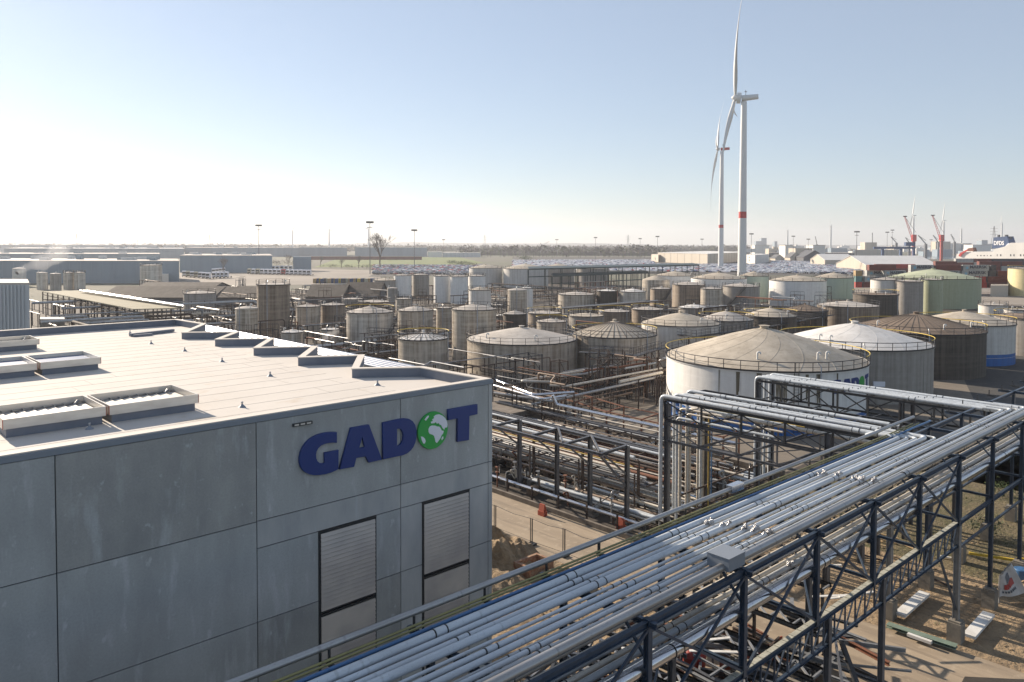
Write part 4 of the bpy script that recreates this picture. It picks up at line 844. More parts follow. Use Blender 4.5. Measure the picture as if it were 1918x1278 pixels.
# middle and far tanks: (cx, width, rim y, height, shell, roof, label, opts)
TL_ = [
(977, 204, 634, 6.0, 'tss', 'rgrey', 'wide low stainless tank with grey roof right above the building corner', dict(rise=.2, stair=None, vents=2)),
(1151, 156, 625, 6.5, 'tss', 'rbeige', 'stainless tank with beige radially ribbed cone roof and walkway beside it', dict(rise=.3, ribs=40, yel=1)),
(1275, 148, 605, 7.4, 'twd', 'rbeige', 'white tank with dark rim and beige cone behind the ribbed cone tank', dict(rise=.26)),
(1360, 102, 598, 7.2, 'tgrey', 'rgrey', 'grey tank with pale pointed cone behind the lettered tank, left of two', dict(rise=.3, yel=1)),
(1443, 98, 591, 7.2, 'tdark', 'rbeige', 'dark tank with beige pointed cone behind the lettered tank, right of two', dict(rise=.3, yel=1)),
(1508, 84, 581, 7.0, 'tdark', 'rbrown', 'small dark tank with brown pointed cone left of the flat grey domed tank', dict(rise=.26, ribs=20)),
(1588, 117, 572, 7.4, 'tbrown', 'rgrey', 'brown tank with low grey domed roof in front of the dark tank', dict(rise=.14)),
(888, 83, 579, 9.8, 'tss', 'rgrey', 'tall stainless tank with blue rim left of the wide low tank', dict(rise=.22)),
(793, 94, 633, 7.2, 'tss', 'rwhite', 'short ribbed stainless tank with yellow handrail and white roof', dict(rise=.22, yel=1, ribs=24)),
(693, 88, 584, 8.4, 'tss2', 'rgrey', 'stainless tank with yellow handrail and stair at its right side', dict(rise=.22, yel=1, stair=(-1.5, .3))),
(778, 66, 581, 7.0, 'tss', 'rgrey', 'stainless tank with grey cone behind the short ribbed tank', dict(rise=.22)),
(512, 62, 533, 13, 'tbrown', 'rgrey', 'tall dark brown stained tank at the left of the tank farm', dict(rise=.1, stair=(-.9, 1.4))),
(462, 42, 577, 9, 'tss', 'rgrey', 'grey tank half hidden left of the tall brown tank', dict(rail=0)),
(577, 46, 574, 7, 'tss', 'rgrey', 'short stainless tank directly right of the tall brown tank', {}),
(624, 46, 571, 7, 'tbrown', 'rgrey', 'brownish tank between the tall brown tank and the stair tank', {}),
(548, 44, 622, 5, 'tss2', 'rwhite', 'low white roofed tank with railing behind the roof steps', dict(rise=.2)),
(618, 35, 617, 5.4, 'tss', 'rwhite', 'small slim stainless tank left of the yellow railed stair tank', dict(rise=.12)),
(374, 62, 549, 6.5, 'tgrey', 'rgrey', 'grey tank beside the brown roofed sheds on the left', dict(rise=.14)),
(756, 30, 560, 7, 'tss', 'rgrey', 'narrow tank behind the short stainless tank, left of two', dict(rise=.12)),
(832, 30, 577, 7, 'tss', 'rgrey', 'narrow tank in shade left of the tall blue rimmed tank', dict(rise=.12)),
(735, 20, 540, 7, 'tgrey', 'rgrey', 'very narrow grey tank in front of the white tank row', dict(rail=0)),
(722, 46, 525, 7, 'tgrey', 'rbeige', 'low beige roofed tank at the left end of the white tank row', {}),
(964, 44, 588, 6, 'tdark', 'rgrey', 'small dark tank with domed roof behind the wide low tank', dict(rise=.25)),
(1033, 56, 602, 5, 'tss', 'rgrey', 'small low tank with yellow rail between the wide tank and the ribbed cone', dict(yel=1)),
(1020, 62, 586, 5, 'tbrown', 'rgrey', 'flat roofed small tank with rails above the wide low tank', dict(yel=1, rise=.1)),
(1098, 66, 591, 5, 'tgrey', 'rbeige', 'small railed tank left of the white tank with dark rim', dict(yel=1, rise=.12)),
(1150, 60, 583, 5, 'tbrown', 'rgrey', 'small yellow railed tank in the middle of the farm, behind the ribbed cone', dict(yel=1, rise=.12)),
(1213, 60, 579, 5, 'tbrown', 'rgrey', 'small railed tank behind the white tank with dark rim', dict(yel=1, rise=.12)),
(1300, 58, 576, 5, 'tgrey', 'rwhite', 'small tank with bright white roof below the brown tank pair', dict(rise=.2)),
(1080, 70, 551, 6.4, 'tss', 'rgrey', 'beige grey tank with stair in the middle distance', dict(rise=.12, stair=(-1.2, .5))),
(1137, 38, 545, 7.5, 'tdark', 'rwhite', 'dark tank with white roof in the middle distance', {}),
(1185, 50, 546, 7.5, 'tss2', 'rwhite', 'stainless tank with dark lower half right of the dark tank', dict(rise=.2)),
(1238, 40, 541, 7.5, 'tbrown', 'rgrey', 'brown tank with long diagonal stair, left of the pair', dict(stair=(-2.2, -.8))),
(1290, 62, 533, 8, 'tbrown', 'rgrey', 'vertically streaked brown tank below the white tanks', {}),
(1333, 42, 541, 7.5, 'tss', 'rgrey', 'beige tank between the streaked brown tank and the grey tank', {}),
(1388, 70, 536, 7.8, 'tgrey', 'rgrey', 'grey tank with stair on its left in front of the pale green tank', dict(stair=(-2.6, -1.6))),
(1229, 52, 524, 8.5, 'tss', 'rbeige', 'beige domed tank left of the white tanks', dict(rail=0, rise=.3)),
(1265, 76, 516, 9.3, 'twhite', 'rbeige', 'white tank with beige cone, leftmost of the big white ones in the distance', dict(rise=.2)),
(1346, 105, 521, 9.6, 'twhite', 'rbeige', 'wide white tank with beige cone under the wind turbine', dict(rise=.2)),
(1412, 56, 517, 9.8, 'tgreen2', 'rbeige', 'pale green white tank right of the wide white tank', dict(rise=.3)),
(1494, 108, 525, 9.1, 'twhite', 'rbeige', 'bright white tank with railing right of the turbine tower', dict(rise=.18)),
(1562, 76, 520, 8.6, 'tgreen2', 'rbeige', 'green tank directly right of the bright white tank', dict(rise=.26)),
(1640, 86, 551, 8, 'tdark', 'rbrown', 'dark flat tank with yellow rail in front of the grey panelled tank', dict(yel=1, rise=.06)),
(1661, 62, 524, 11, 'twd', 'rgrey', 'beige tank with stair left of the grey panelled tank', dict(rise=.14, stair=(-2.4, -1.1))),
(1703, 54, 527, 10.8, 'tgrey', 'rgrey', 'grey panelled tank left of the green tanks', dict(rise=.1)),
(1746, 42, 524, 11, 'tgreen', 'rgrey', 'narrow green tank in front of the largest green tank', dict(rise=.1)),
(1748, 178, 520, 10.3, 'tgreen', 'rgreen', 'largest pale green tank with green cone roof in front of the containers', dict(rise=.2)),
(1927, 80, 503, 12, 'tyel', 'rbeige', 'tall cream yellow tank at the right edge', dict(yel=1, rise=.05)),
(910, 62, 502, 9.5, 'twd', 'rbeige', 'white tank with beige cone, left end of the far white group', dict(rise=.2)),
(985, 84, 503, 9.5, 'twd', 'rbeige', 'white tank with beige cone, second of the far white group', dict(rise=.2)),
(1046, 60, 501, 9, 'tgrey', 'rbeige', 'beige roofed tank behind the dark canopy, left of two', dict(rise=.22)),
(1110, 60, 503, 9, 'tgrey', 'rgrey', 'pale roofed tank behind the dark canopy, right of two', dict(rise=.22)),
(754, 33, 516, 9, 'twhite', 'rgrey', 'white cylinder tank, first of the row from the left', {}),
(788, 32, 515, 9, 'tgrey', 'rgrey', 'grey cylinder tank, second of the white row', {}),
(828, 31, 517, 10, 'twhite', 'rgrey', 'white cylinder tank, third of the row', {}),
(860, 33, 518, 10, 'twhite', 'rgrey', 'white cylinder tank, fourth of the row', {}),
(893, 32, 517, 10, 'twhite', 'rgrey', 'white cylinder tank at the right end of the row', {}),
(899, 42, 543, 8, 'twd', 'rbeige', 'small white tank with domed roof in front of the white row', dict(rise=.25)),
(969, 36, 543, 9.5, 'tss', 'rgrey', 'narrow beige tank before the dark canopy', dict(rail=0)),
(986, 24, 540, 9.5, 'twhite', 'rwhite', 'narrow white tank beside the narrow beige tank', {}),
(79, 22, 511, 8, 'tss2', 'rgrey', 'small silver tank at far left, first of the steam plant', dict(rail=0)),
(104, 22, 513, 8, 'tgrey', 'rgrey', 'small dark silver tank at far left, second of the steam plant', dict(rail=0)),
(128, 20, 511, 8, 'tss2', 'rgrey', 'small silver tank at far left, third of the steam plant', {}),
(149, 22, 511, 8, 'tss2', 'rgrey', 'small silver tank at far left, fourth of the steam plant', {}),
(36, 26, 503, 9, 'twd', 'rgrey', 'pale tank in steam at the far left', dict(rail=0)),
(283, 42, 497, 10.5, 'tss2', 'rgrey', 'silver tank with white stair rail against the blue grey warehouse', dict(rise=.05)),
(1860, 56, 571, 5, 'twd', 'rgrey', 'low pale tank with railings below the yellow tank', dict(rise=.1)),
(1905, 50, 580, 5, 'twd', 'rgrey', 'low pale tank at the right edge below the yellow tank', dict(rise=.1)),
(700, 60, 565, 4.5, 'tbrown', 'rgrey', 'low tank behind the yellow railed stair tank', dict(rise=.1)),
(660, 40, 560, 5, 'tgrey', 'rgrey', 'small grey tank between the brown sheds and the stair tank', dict(rise=.1)),
]
for (cx, w, ry, h, sh, rf, lab, kw) in TL_:
    tank(cx, w, ry, h, sh, rf, lab, **kw)
# ------------------------------------------------ walkways, stair tower
def walkway(p, q_, z, label, w=.9, posts=4, m='rail'):
    p, q_ = Vector((*p, z)), Vector((*q_, z)); d = (q_-p).normalized(); e = Vector((-d.y, d.x, 0)); l = (q_-p).length
    t = thing('walkway', label, 'walkway', (p+q_)/2-Vector((0, 0, z)), 0); b = MB(0); b.beam(p, q_, w, .12); b.build('deck', M['rust'] if m == 'rust' else M['sdark'], t); b = MB(0); n_ = max(2, int(l/1.5))
    for s_ in (-w/2, w/2):
        for k in range(n_+1): a = p.lerp(q_, k/n_)+e*s_; b.beam(a, a+Vector((0, 0, 1.1)), .055)
        for zz in (.55, 1.1): b.beam(p+e*s_+Vector((0, 0, zz)), q_+e*s_+Vector((0, 0, zz)), .05)
    b.build('railing', M['rail'], t); b = MB(0)
    for k in range(posts): a = p.lerp(q_, (k+.5)/posts); b.beam((a.x, a.y, 0), (a.x, a.y, z-.05), .16); b.beam((a.x, a.y, z-.2), a.lerp(q_, .3)-Vector((0, 0, 1.3)), .08)
    b.build('support', M['rustd'], t); return t
a, c = P(1085, 655, 5.6), P(1185, 665, 5.2); walkway(a[:2], c[:2], 5.2, 'dark railed walkway linking the wide low tank to the ribbed cone tank', 1.1)
a, c = P(1185, 668, 5.0), P(1240, 652, 5.0); walkway(a[:2], c[:2], 5.0, 'dark railed walkway right of the stair tower toward the lettered tank', 1.1)
a, c = P(1225, 618, 6.0), P(1300, 632, 6.0); walkway(a[:2], c[:2], 6.0, 'dark railed walkway in front of the white dark rimmed tank')
a, c = P(1300, 632, 6.0), P(1440, 610, 6.0); walkway(a[:2], c[:2], 6.0, 'long dark railed walkway in front of the two pointed cones')
a, c = P(1440, 612, 6.0), P(1560, 590, 6.0); walkway(a[:2], c[:2], 6.0, 'long dark railed walkway below the small brown cone')
a, c = P(1385, 582, 6.2), P(1520, 598, 6.2); walkway(a[:2], c[:2], 6.2, 'dark railed walkway crossing behind the two pointed cones')
a, c = P(690, 625, 5.5), P(745, 628, 5.5); walkway(a[:2], c[:2], 5.5, 'short dark walkway right of the yellow railed stair tank')
a, c = P(1490, 590, 5.2), P(1440, 600, 5.2); walkway(a[:2], c[:2], 5.2, 'short lower walkway below the small brown cone tank')
st = thing('stair_tower', 'rusty steel stair tower with long flight in front of the ribbed cone tank', 'stairs', P(1130, 735, 0), 0)
top, bot = P(1142, 672, 5.1), P(1092, 716, 1.6); d = (bot-top); e = Vector((-d.y, d.x, 0)).normalized()*.5; b = MB(0)
for s_ in (-1, 1): b.beam(top+e*s_, bot+e*s_, .12, .25)
for k in range(24): a = top.lerp(bot, k/24); b.beam(a-e, a+e, .26, .05)
b.build('stair_flight', M['rustd'], st); b = MB(0)
for s_ in (-1, 1):
    b.beam(top+e*s_+Vector((0, 0, 1)), bot+e*s_+Vector((0, 0, 1)), .06)
    for k in range(10): a = top.lerp(bot, k/9)+e*s_; b.beam(a, a+Vector((0, 0, 1)), .05)
b.build('railing', M['rail'], st); b = MB(0)
for dx in (0, 2.2):
    for dy in (0, 2.2): b.beam((top.x+dx, top.y+dy, 0), (top.x+dx, top.y+dy, 6.2), .18)
for z in (1.5, 3.2, 5): b.beam((top.x, top.y, z), (top.x+2.2, top.y, z), .12); b.beam((top.x+2.2, top.y, z), (top.x+2.2, top.y+2.2, z), .12); b.beam((top.x, top.y, z-1.5), (top.x+2.2, top.y, z), .09); b.beam((top.x+2.2, top.y, z-1.5), (top.x, top.y, z), .09)
b.build('tower_frame', M['rustd'], st)
# ------------------------------------------------ pipes and frames among the tanks
def free(p, pad=.7):
    return all((p[0]-x)**2+(p[1]-y)**2 > (r+pad)**2 for x, y, r, h in TK)
q = random.Random(77); cnt = 0
mats = ['galv2', 'pcream', 'galv2', 'pw2', 'rustd', 'rustp', 'rustp', 'rust', 'rustp', 'rustd']
LB = ['dull pipe running between the tanks', 'pipes winding between the storage tanks']
for k in range(1500):
    px, py = q.uniform(430, 1560), q.uniform(535, 775)
    if cnt > 285: break
    if px > 1240 and py > 640: continue
    if px < 930 and py > 700: continue
    z = q.choice([.5, 1, 1.6, 2.6, 3.6, 4.6, 5.4]); p = P(px, py, z); pl = L(p)
    if pl.x < 50 and pl.y < 66: continue
    if 45 < pl.x < 93 and pl.y < 62: continue
    l = q.uniform(5, 22); dr = Wd(1, 0) if q.random() < .5 else Wd(0, 1); dr = Vector((dr.x, dr.y, 0)); o = [p+dr*(l*t_/8) for t_ in range(9)]
    if not all(free(x) for x in o): continue
    r = q.choice([.06, .08, .1, .15])*(1 if p.y < 200 else 1.5); b = MB(0)
    e = Vector((-dr.y, dr.x, 0))*q.choice([-1.2, 1.2, 0]); up = Vector((0, 0, q.choice([0, 0, .7, -.4])))
    pts = [p, p+dr*(l*.45), p+dr*(l*.45)+e*.8+up, p+dr*l+e*.8+up] if e.length > 0 or up.z else [p, p+dr*l]
    if q.random() < .4: pts.append(Vector((pts[-1].x, pts[-1].y, .1)))
    b.tube(pts, r, 6, bend=.3); n_ = max(1, int(l/6)); b.m = 1
    for j in range(n_+1):
        a = p+dr*(l*.9*(j+.3)/(n_+1)); b.beam((a.x, a.y, 0), (a.x, a.y, a.z-r), .13)
    mk = q.choice(mats); cnt += 1; lone(b, 'process_pipe', [M[mk], M['rustd']], CW[mk]+' pipe '+near(p+dr*l*.5), 'pipe', LB[1])
cnt = 0
for k in range(900):
    px, py = q.uniform(430, 1560), q.uniform(540, 760)
    if cnt > 120: break
    if px > 1240 and py > 640: continue
    if px < 930 and py > 690: continue
    p = P(px, py, 0); pl = L(p)
    if pl.x < 50 and pl.y < 66 or (45 < pl.x < 93 and pl.y < 62): continue
    if not free(p, 2.6): continue
    wx, wy, h = q.uniform(1.5, 4), q.uniform(1.5, 4), q.uniform(2.5, 6.5); b = MB(1); s, w = pl.x, pl.y; cs = [(s-wx/2, w-wy/2), (s+wx/2, w-wy/2), (s+wx/2, w+wy/2), (s-wx/2, w+wy/2)]
    for (x, y) in cs: b.beam((x, y, 0), (x, y, h), .14)
    for z in (h*.5, h-.1):
        for j in range(4): b.beam((*cs[j], z), (*cs[(j+1) % 4], z), .11)
    b.beam((*cs[0], .2), (*cs[1], h*.5), .08); b.beam((*cs[1], h*.5), (*cs[2], h-.1), .08)
    if q.random() < .5:
        for j in range(4): b.beam((*cs[j], h+1), (*cs[(j+1) % 4], h+1), .05); b.beam((*cs[j], h), (*cs[j], h+1), .05)
    mk = q.choice(['sdark', 'rustd', 'rustd', 'rail', 'sgrey']); cnt += 1; lone(b, 'access_platform', M[mk], CW[mk]+' steel frame '+near(p), 'steel frame', 'steel access frames between the tanks')
cnt = 0; q = random.Random(404)
for k in range(6000):
    if cnt >= 34: break
    px, py = q.uniform(300, 1560), q.uniform(528, 700)
    if (px > 1240 and py > 630) or (px < 440 and py > 585): continue
    p = P(px, py, 0); along = q.random() < .5; l = q.uniform(16, 38); dr = Wd(1, 0) if along else Wd(0, 1); dr = Vector((dr.x, dr.y, 0)); e = Vector((-dr.y, dr.x, 0)); h = q.uniform(3, 5.5)
    pl = L(p); pe = L(p+dr*l)
    if any((z_.x < 53 and z_.y < 70) or (44 < z_.x < 94 and z_.y < 66) for z_ in (pl, pe, (pl+pe)/2)): continue
    if not all(free(p+dr*(l*t_/14)+e*o_, .25) for t_ in range(15) for o_ in (0, 1.3, 2.6)): continue
    cnt += 1; t = thing('low_pipe_rack', 'low dark pipe rack '+near(p+dr*l*.5), 'pipe rack', p, 0, 'low pipe racks between the tanks'); b = MB(0); n_ = int(l/4)+1
    for j in range(n_+1):
        a = p+dr*(l*j/n_)
        for o_ in (0, 2.6): b.beam(a+e*o_, a+e*o_+Vector((0, 0, h)), .18)
        for z in (h*.55, h): b.beam(a+Vector((0, 0, z)), a+e*2.6+Vector((0, 0, z)), .15)
    for z in (h*.55, h):
        for o_ in (0, 2.6): b.beam(p+e*o_+Vector((0, 0, z)), p+dr*l+e*o_+Vector((0, 0, z)), .12)
    b.build('frame', M[q.choice(['rustd', 'sdark', 'rustd', 'rust'])], t)
    for j in range(q.randint(5, 9)):
        r = q.choice([.06, .08, .1, .14]); o_ = q.uniform(.2, 2.4); z = (h if q.random() < .6 else h*.55)+.08+r; b = MB(0); a0, a1 = q.uniform(-.5, 2), l-q.uniform(-.5, 4)
        b.tube([p+e*o_+dr*a0+Vector((0, 0, z-1.4)), p+e*o_+dr*a0+Vector((0, 0, z)), p+e*o_+dr*a1+Vector((0, 0, z)), p+e*o_+dr*a1+Vector((0, 0, z-1.8))], r, 6, bend=.3); b.build('pipe', M[q.choice(['rustp', 'galv2', 'pcream', 'pw2', 'rustp', 'rustd'])], t)
# pipe bridge right of the building corner in front of the wide low tank
for k, (x0, y0, x1, y1, x2, y2, z, r, m) in enumerate([(925, 711, 1000, 740, 1075, 735, 4.6, .16, 'galv'), (925, 722, 1015, 748, 1060, 742, 4.6, .14, 'galv'), (1040, 716, 975, 714, 1095, 694, 4.4, .17, 'pcream'), (1030, 722, 1060, 724, 1240, 690, 4.2, .14, 'pcream'), (925, 736, 1030, 752, 1240, 705, 3.8, .16, 'galv2'), (1160, 716, 1230, 700, 1240, 698, 4.4, .2, 'pcream'), (985, 712, 1100, 700, 1130, 690, 4.0, .15, 'pw2')]):
    p = [P(x0, y0, z), P(x1, y1, z), P(x2, y2, z)]; b = MB(0); b.tube(p, r, 9, bend=.5); b.m = 1
    for a in (p[0].lerp(p[1], .5), p[1], p[1].lerp(p[2], .5), p[2]): b.beam((a.x, a.y, 0), (a.x, a.y, z-r), .16)
    lone(b, 'header_pipe', [M[m], M['rustd']], 'thick header pipe crossing between the building corner and the lettered tank, %s from the front' % ORD[6-k], 'pipe')
b = MB(1); p = PL(935, 765, 3); b.box(p.x-1, p.y-3, 0, p.x+4, p.y+9, 3.0); lone(b, 'low_shed', M['wall'], 'low flat dark shed peeking out right of the building corner', 'shed')
b = MB(1); p = PL(990, 690, 0); 
# ------------------------------------------------ background ground sheets
def psheet(name, m, px, z): b = MB(0); b.prism([tuple(P(x, y, 0))[:2] for x, y in px], z-.05, z); return struct(b, name, m)
psheet('terminal_paving', M['park'], [(330, 534), (430, 536), (720, 531), (705, 507), (590, 504), (450, 499), (338, 503)], .05)
psheet('grass_field', M['grass'], [(588, 501), (870, 499), (905, 492), (860, 482), (640, 482)], .06)
psheet('car_park', M['yard2'], [(960, 508), (1260, 514), (1600, 517), (1620, 500), (1500, 489), (1230, 482), (960, 482)], .06)
psheet('car_park', M['yard2'], [(690, 519), (915, 515), (905, 497), (720, 501)], .07)
psheet('container_yard', M['park'], [(1560, 560), (2100, 580), (2100, 490), (1600, 492)], .05)
b = MB(0); b.quad(*[(P(x, y, 0).x, P(x, y, 0).y, .08) for x, y in ((1700, 486), (2200, 486), (2200, 479), (1700, 479))]); struct(b, 'dock_water', M['water'])
# low wooded hills
b = MB(0); q = random.Random(9); vs = []
N_ = 120
for i in range(N_+1):
    x = -5200+11000*i/N_; z = 26+9*math.sin(i*.13+1)+6*math.sin(i*.31)+q.uniform(-2.5, 2.5); z *= .72 if i > 85 else 1
    vs += [(x, 6800, 0), (x, 7100, z), (x, 8200, z*.7), (x, 9000, 0)]
b.add(vs, [(i*4+j, (i+1)*4+j, (i+1)*4+j+1, i*4+j+1) for i in range(N_) for j in range(3)]); struct(b, 'hills', mat('wooded_hills', (.06, .065, .05), .95, 0, [(U1, .01, 5, .4, .7, (.09, .09, .07), .8)]))
# ------------------------------------------------ buildings
def block(name, label, A, B, C, h, mw, mr, cat='building', ribs=0, win=None, group=None, stuff=0):
    A, B, C = P(*A, 0), P(*B, 0), P(*C, 0); D = A+C-B; t = thing(name, label, cat, B, 0, group)
    b = MB(0); b.prism([p.xy for p in (A, B, C, D)], 0, h-.3); b.build('wall', mw, t)
    cen = (A+C)/2; b = MB(0); b.prism([(cen+(p-cen)*1.004).xy for p in (A, B, C, D)], h-.3, h); b.build('roof', mr, t)
    if ribs:
        b = MB(0)
        for (p, r_) in ((A, B), (B, C)):
            d = (r_-p); n_ = max(2, int(d.length/ribs)); nn = Vector((d.y, -d.x, 0)).normalized()*.06
            for k in range(1, n_): a = p.lerp(r_, k/n_)+nn; b.beam((a.x, a.y, 0), (a.x, a.y, h-.31), .14)
        b.build('wall_joint', M['cladd'], t)
    if win:
        for (fx, fz, w_, hh) in win:
            a = A.lerp(B, fx); d = (B-A).normalized(); nn = Vector((d.y, -d.x, 0))*.08; b = MB(0); p = [a-d*w_/2+nn, a+d*w_/2+nn]
            b.quad((p[0].x, p[0].y, fz*h), (p[1].x, p[1].y, fz*h), (p[1].x, p[1].y, fz*h+hh), (p[0].x, p[0].y, fz*h+hh)); b.build('window', M['glass'], t)
    if stuff:
        q = random.Random(int(A.x)); 
        for k in range(stuff):
            u, v = q.uniform(.05, .95), q.uniform(.1, .9); a = B+(A-B)*u+(C-B)*v; e = q.uniform(1, 3); b = MB(0); b.box(a.x-e, a.y-e, h+.01, a.x+e, a.y+e, h+q.uniform(.6, 2)); b.build('roof_unit', q.choice([M['cladw'], M['cladl'], M['cladw']]), t)
    return t
def hgt(x, yt, yb): p = P(x, yb, 0); return H-(yt-458)*p.y/F
b_ = block
def slab(name, label, x0, x1, yt, yb, dep, mw, mr, **k):
    a, c = P(x0, yb, 0), P(x1, yb, 0); h = H-(yt-458.3)*c.y/F
    def px(p): return (959+F*p.x/p.y, 0)
    A, B = Vector((a.x, a.y, 0)), Vector((c.x, c.y, 0)); sk = lambda p_: Vector((p_.x, p_.y, 0)).normalized()*dep*.98+Vector((-.02*dep if c.x < 0 else .02*dep, 0, 0))
    # reuse block with points already on the ground
    t = thing(name, label, k.get('cat', 'building'), B, 0, k.get('group')); o_ = sk(B if c.x < 0 else A); q4 = [A, B, B+o_, A+o_]; b = MB(0); b.prism([p.xy for p in q4], 0, h-.3); b.build('wall', mw, t)
    cen = (q4[0]+q4[2])/2; b = MB(0); b.prism([(cen+(p-cen)*1.003).xy for p in q4], h-.3, h); b.build('roof', mr, t)
    if k.get('ribs'):
        b = MB(0); n_ = int((B.x-A.x)/k['ribs'])
        for i in range(1, n_): b.box(A.x+i*k['ribs']-.08, A.y-.12, 0, A.x+i*k['ribs']+.08, A.y-.003, h-.31)
        b.build('wall_joint', k.get('rm', M['clad']), t)
    q = random.Random(int(x0*3+yb))
    for i in range(k.get('units', 0)):
        p_ = A+(B-A)*q.uniform(.05, .95)+o_*q.uniform(.15, .85); x, y = p_.x, p_.y; e = q.uniform(1.5, 4); b = MB(0); b.box(x-e, y-1.5, h+.01, x+e, y+1.5, h+q.uniform(.8, 2.2)); b.build('roof_unit', q.choice([M['cladw'], M['cladl'], M['clad']]), t)
    return t
slab('ribbed_hall', 'light grey ribbed metal hall cut by the left edge behind the roof', -70, 58, 533, 730, 14, M['cladl'], M['cladr'], ribs=.55, rm=M['cladl'])
slab('warehouse', 'long blue grey warehouse behind the steaming tanks at the left', -140, 336, 491, 531, 66, M['clad'], M['cladr'], ribs=6, units=14)
slab('warehouse', 'dark blue grey warehouse right of the long one, behind the white trucks', 337, 510, 480.5, 511, 90, M['clad'], M['cladr'], units=9)
slab('warehouse', 'low grey block warehouse with pale edge in front of the grass field', 549, 583, 483, 508, 12, M['clad'], M['clad'])
slab('warehouse', 'far pale roofed warehouse at the left, second row', -140, 300, 478, 494, 90, M['clad'], M['cladr'], units=14)
slab('warehouse', 'far grey warehouse with white rooflights, third row at the left', 8, 345, 468, 484, 160, M['clad'], M['cladw'], units=20)
slab('warehouse', 'far grey warehouse between the light mast and the left wind turbine', 346, 560, 466, 481, 160, M['clad'], M['cladr'], units=8)
slab('warehouse', 'far bluish warehouse behind the two small wind turbines', 500, 650, 465, 480, 120, M['clad'], M['cladr'], units=4)
slab('warehouse', 'farthest long low warehouse along the horizon at the left', -100, 420, 461.5, 472, 200, M['clad'], M['cladr'])
slab('warehouse', 'bluish warehouse behind the big bare tree', 665, 800, 464.5, 481, 120, M['clad'], M['cladr'], win=None)
slab('white_building', 'small white building right of the grass field', 801, 828, 473, 482, 20, M['cladw'], M['cladw'])
slab('white_building', 'low building with teal doors right of the small white one', 829, 900, 474.5, 482, 30, M['cladl'], M['cladw'], ribs=7, rm=M['canopy'])
slab('freight_wall', 'long brownish embankment of wagons behind the green field', 560, 790, 481.5, 487, 6, CONT['maroon'], M['cladr'])
slab('steam_shed', 'small white shed in front of the long blue grey warehouse', 275, 316, 516, 532, 8, M['cladw'], M['cladw'])
block('warehouse', 'beige ribbed warehouse with dark side left of the turbine tower', (1232, 491), (1325, 496), (1405, 488), hgt(1325, 475, 496), M['cladb'], M['cladw'], ribs=16)
block('warehouse_annex', 'small beige annex at the left end of the beige warehouse', (1220, 490), (1233, 491.5), (1260, 489), hgt(1233, 477, 491.5), M['cladb'], M['cladr'])
t = block('office_building', 'white office block right of the turbine tower', (1393, 493), (1414, 495), (1440, 492), hgt(1414, 477, 495), M['cladw'], M['cladw'], win=[(.2, .25, 2.5, 2.5), (.5, .25, 2.5, 2.5), (.2, .6, 2.5, 2), (.5, .6, 2.5, 2)])
b = MB(0); B_ = P(1404, 494, 0); b.box(B_.x-5, B_.y+6, 13, B_.x+9, B_.y+14, 17.5); b.build('roof_house', M['cladw'], t)
def gable(name, label, x0, x1, yb, he, hr, dep, mw, mr, alongx=True, yaw=0, cat='shed'):
    a, c = P(x0, yb, 0), P(x1, yb, 0); t = thing(name, label, cat, a, 0); X0, X1, Y0, Y1 = a.x, c.x, a.y, a.y+dep
    b = MB(0); b.box(X0, Y0, 0, X1, Y1, he); 
    if alongx: b.add([(X0, Y0, he), (X0, Y1, he), (X0, (Y0+Y1)/2, hr), (X1, Y0, he), (X1, Y1, he), (X1, (Y0+Y1)/2, hr)], [(0, 2, 1), (3, 4, 5)])
    else: b.add([(X0, Y0, he), (X1, Y0, he), ((X0+X1)/2, Y0, hr), (X0, Y1, he), (X1, Y1, he), ((X0+X1)/2, Y1, hr)], [(0, 1, 2), (3, 5, 4)])
    b.build('wall', mw, t); r = MB(0); o = .5
    if alongx:
        m_ = (Y0+Y1)/2; k = .15
        r.hexa([(X0-o, Y0-o, he-.1), (X1+o, Y0-o, he-.1), (X1+o, m_, hr+.02), (X0-o, m_, hr+.02)], [(X0-o, Y0-o, he+k), (X1+o, Y0-o, he+k), (X1+o, m_, hr+k+.1), (X0-o, m_, hr+k+.1)])
        r.hexa([(X0-o, m_, hr+.02), (X1+o, m_, hr+.02), (X1+o, Y1+o, he-.1), (X0-o, Y1+o, he-.1)], [(X0-o, m_, hr+k+.1), (X1+o, m_, hr+k+.1), (X1+o, Y1+o, he+k), (X0-o, Y1+o, he+k)])
    else:
        m_ = (X0+X1)/2; k = .15
        r.hexa([(X0-o, Y0-o, he-.1), (m_, Y0-o, hr+.02), (m_, Y1+o, hr+.02), (X0-o, Y1+o, he-.1)], [(X0-o, Y0-o, he+k), (m_, Y0-o, hr+k+.1), (m_, Y1+o, hr+k+.1), (X0-o, Y1+o, he+k)])
        r.hexa([(m_, Y0-o, hr+.02), (X1+o, Y0-o, he-.1), (X1+o, Y1+o, he-.1), (m_, Y1+o, hr+.02)], [(m_, Y0-o, hr+k+.1), (X1+o, Y0-o, he+k), (X1+o, Y1+o, he+k), (m_, Y1+o, hr+k+.1)])
    r.build('roof', mr, t); return t
gable('tiled_shed', 'long brown roofed shed behind the mossy roofed rack at the left', 188, 400, 574, 3, 6.2, 24, M['cladd'], M['tile'])
gable('tiled_shed', 'brown roofed shed left of the tall brown tank', 402, 480, 574, 3, 6.2, 22, M['cladd'], M['tile'])
gable('tiled_shed', 'dark brown roofed shed right of the tall brown tank', 572, 640, 573, 3, 6.8, 22, M['cladd'], M['tile'])
gable('tiled_shed', 'dark brown roofed shed with pale ridge strip, right of the two', 641, 708, 571, 3, 7.4, 22, M['cladd'], M['tile'])
gable('tiled_shed', 'low long roof behind the brown sheds at the left', 255, 400, 554, 3, 5, 20, M['cladd'], M['tile'])
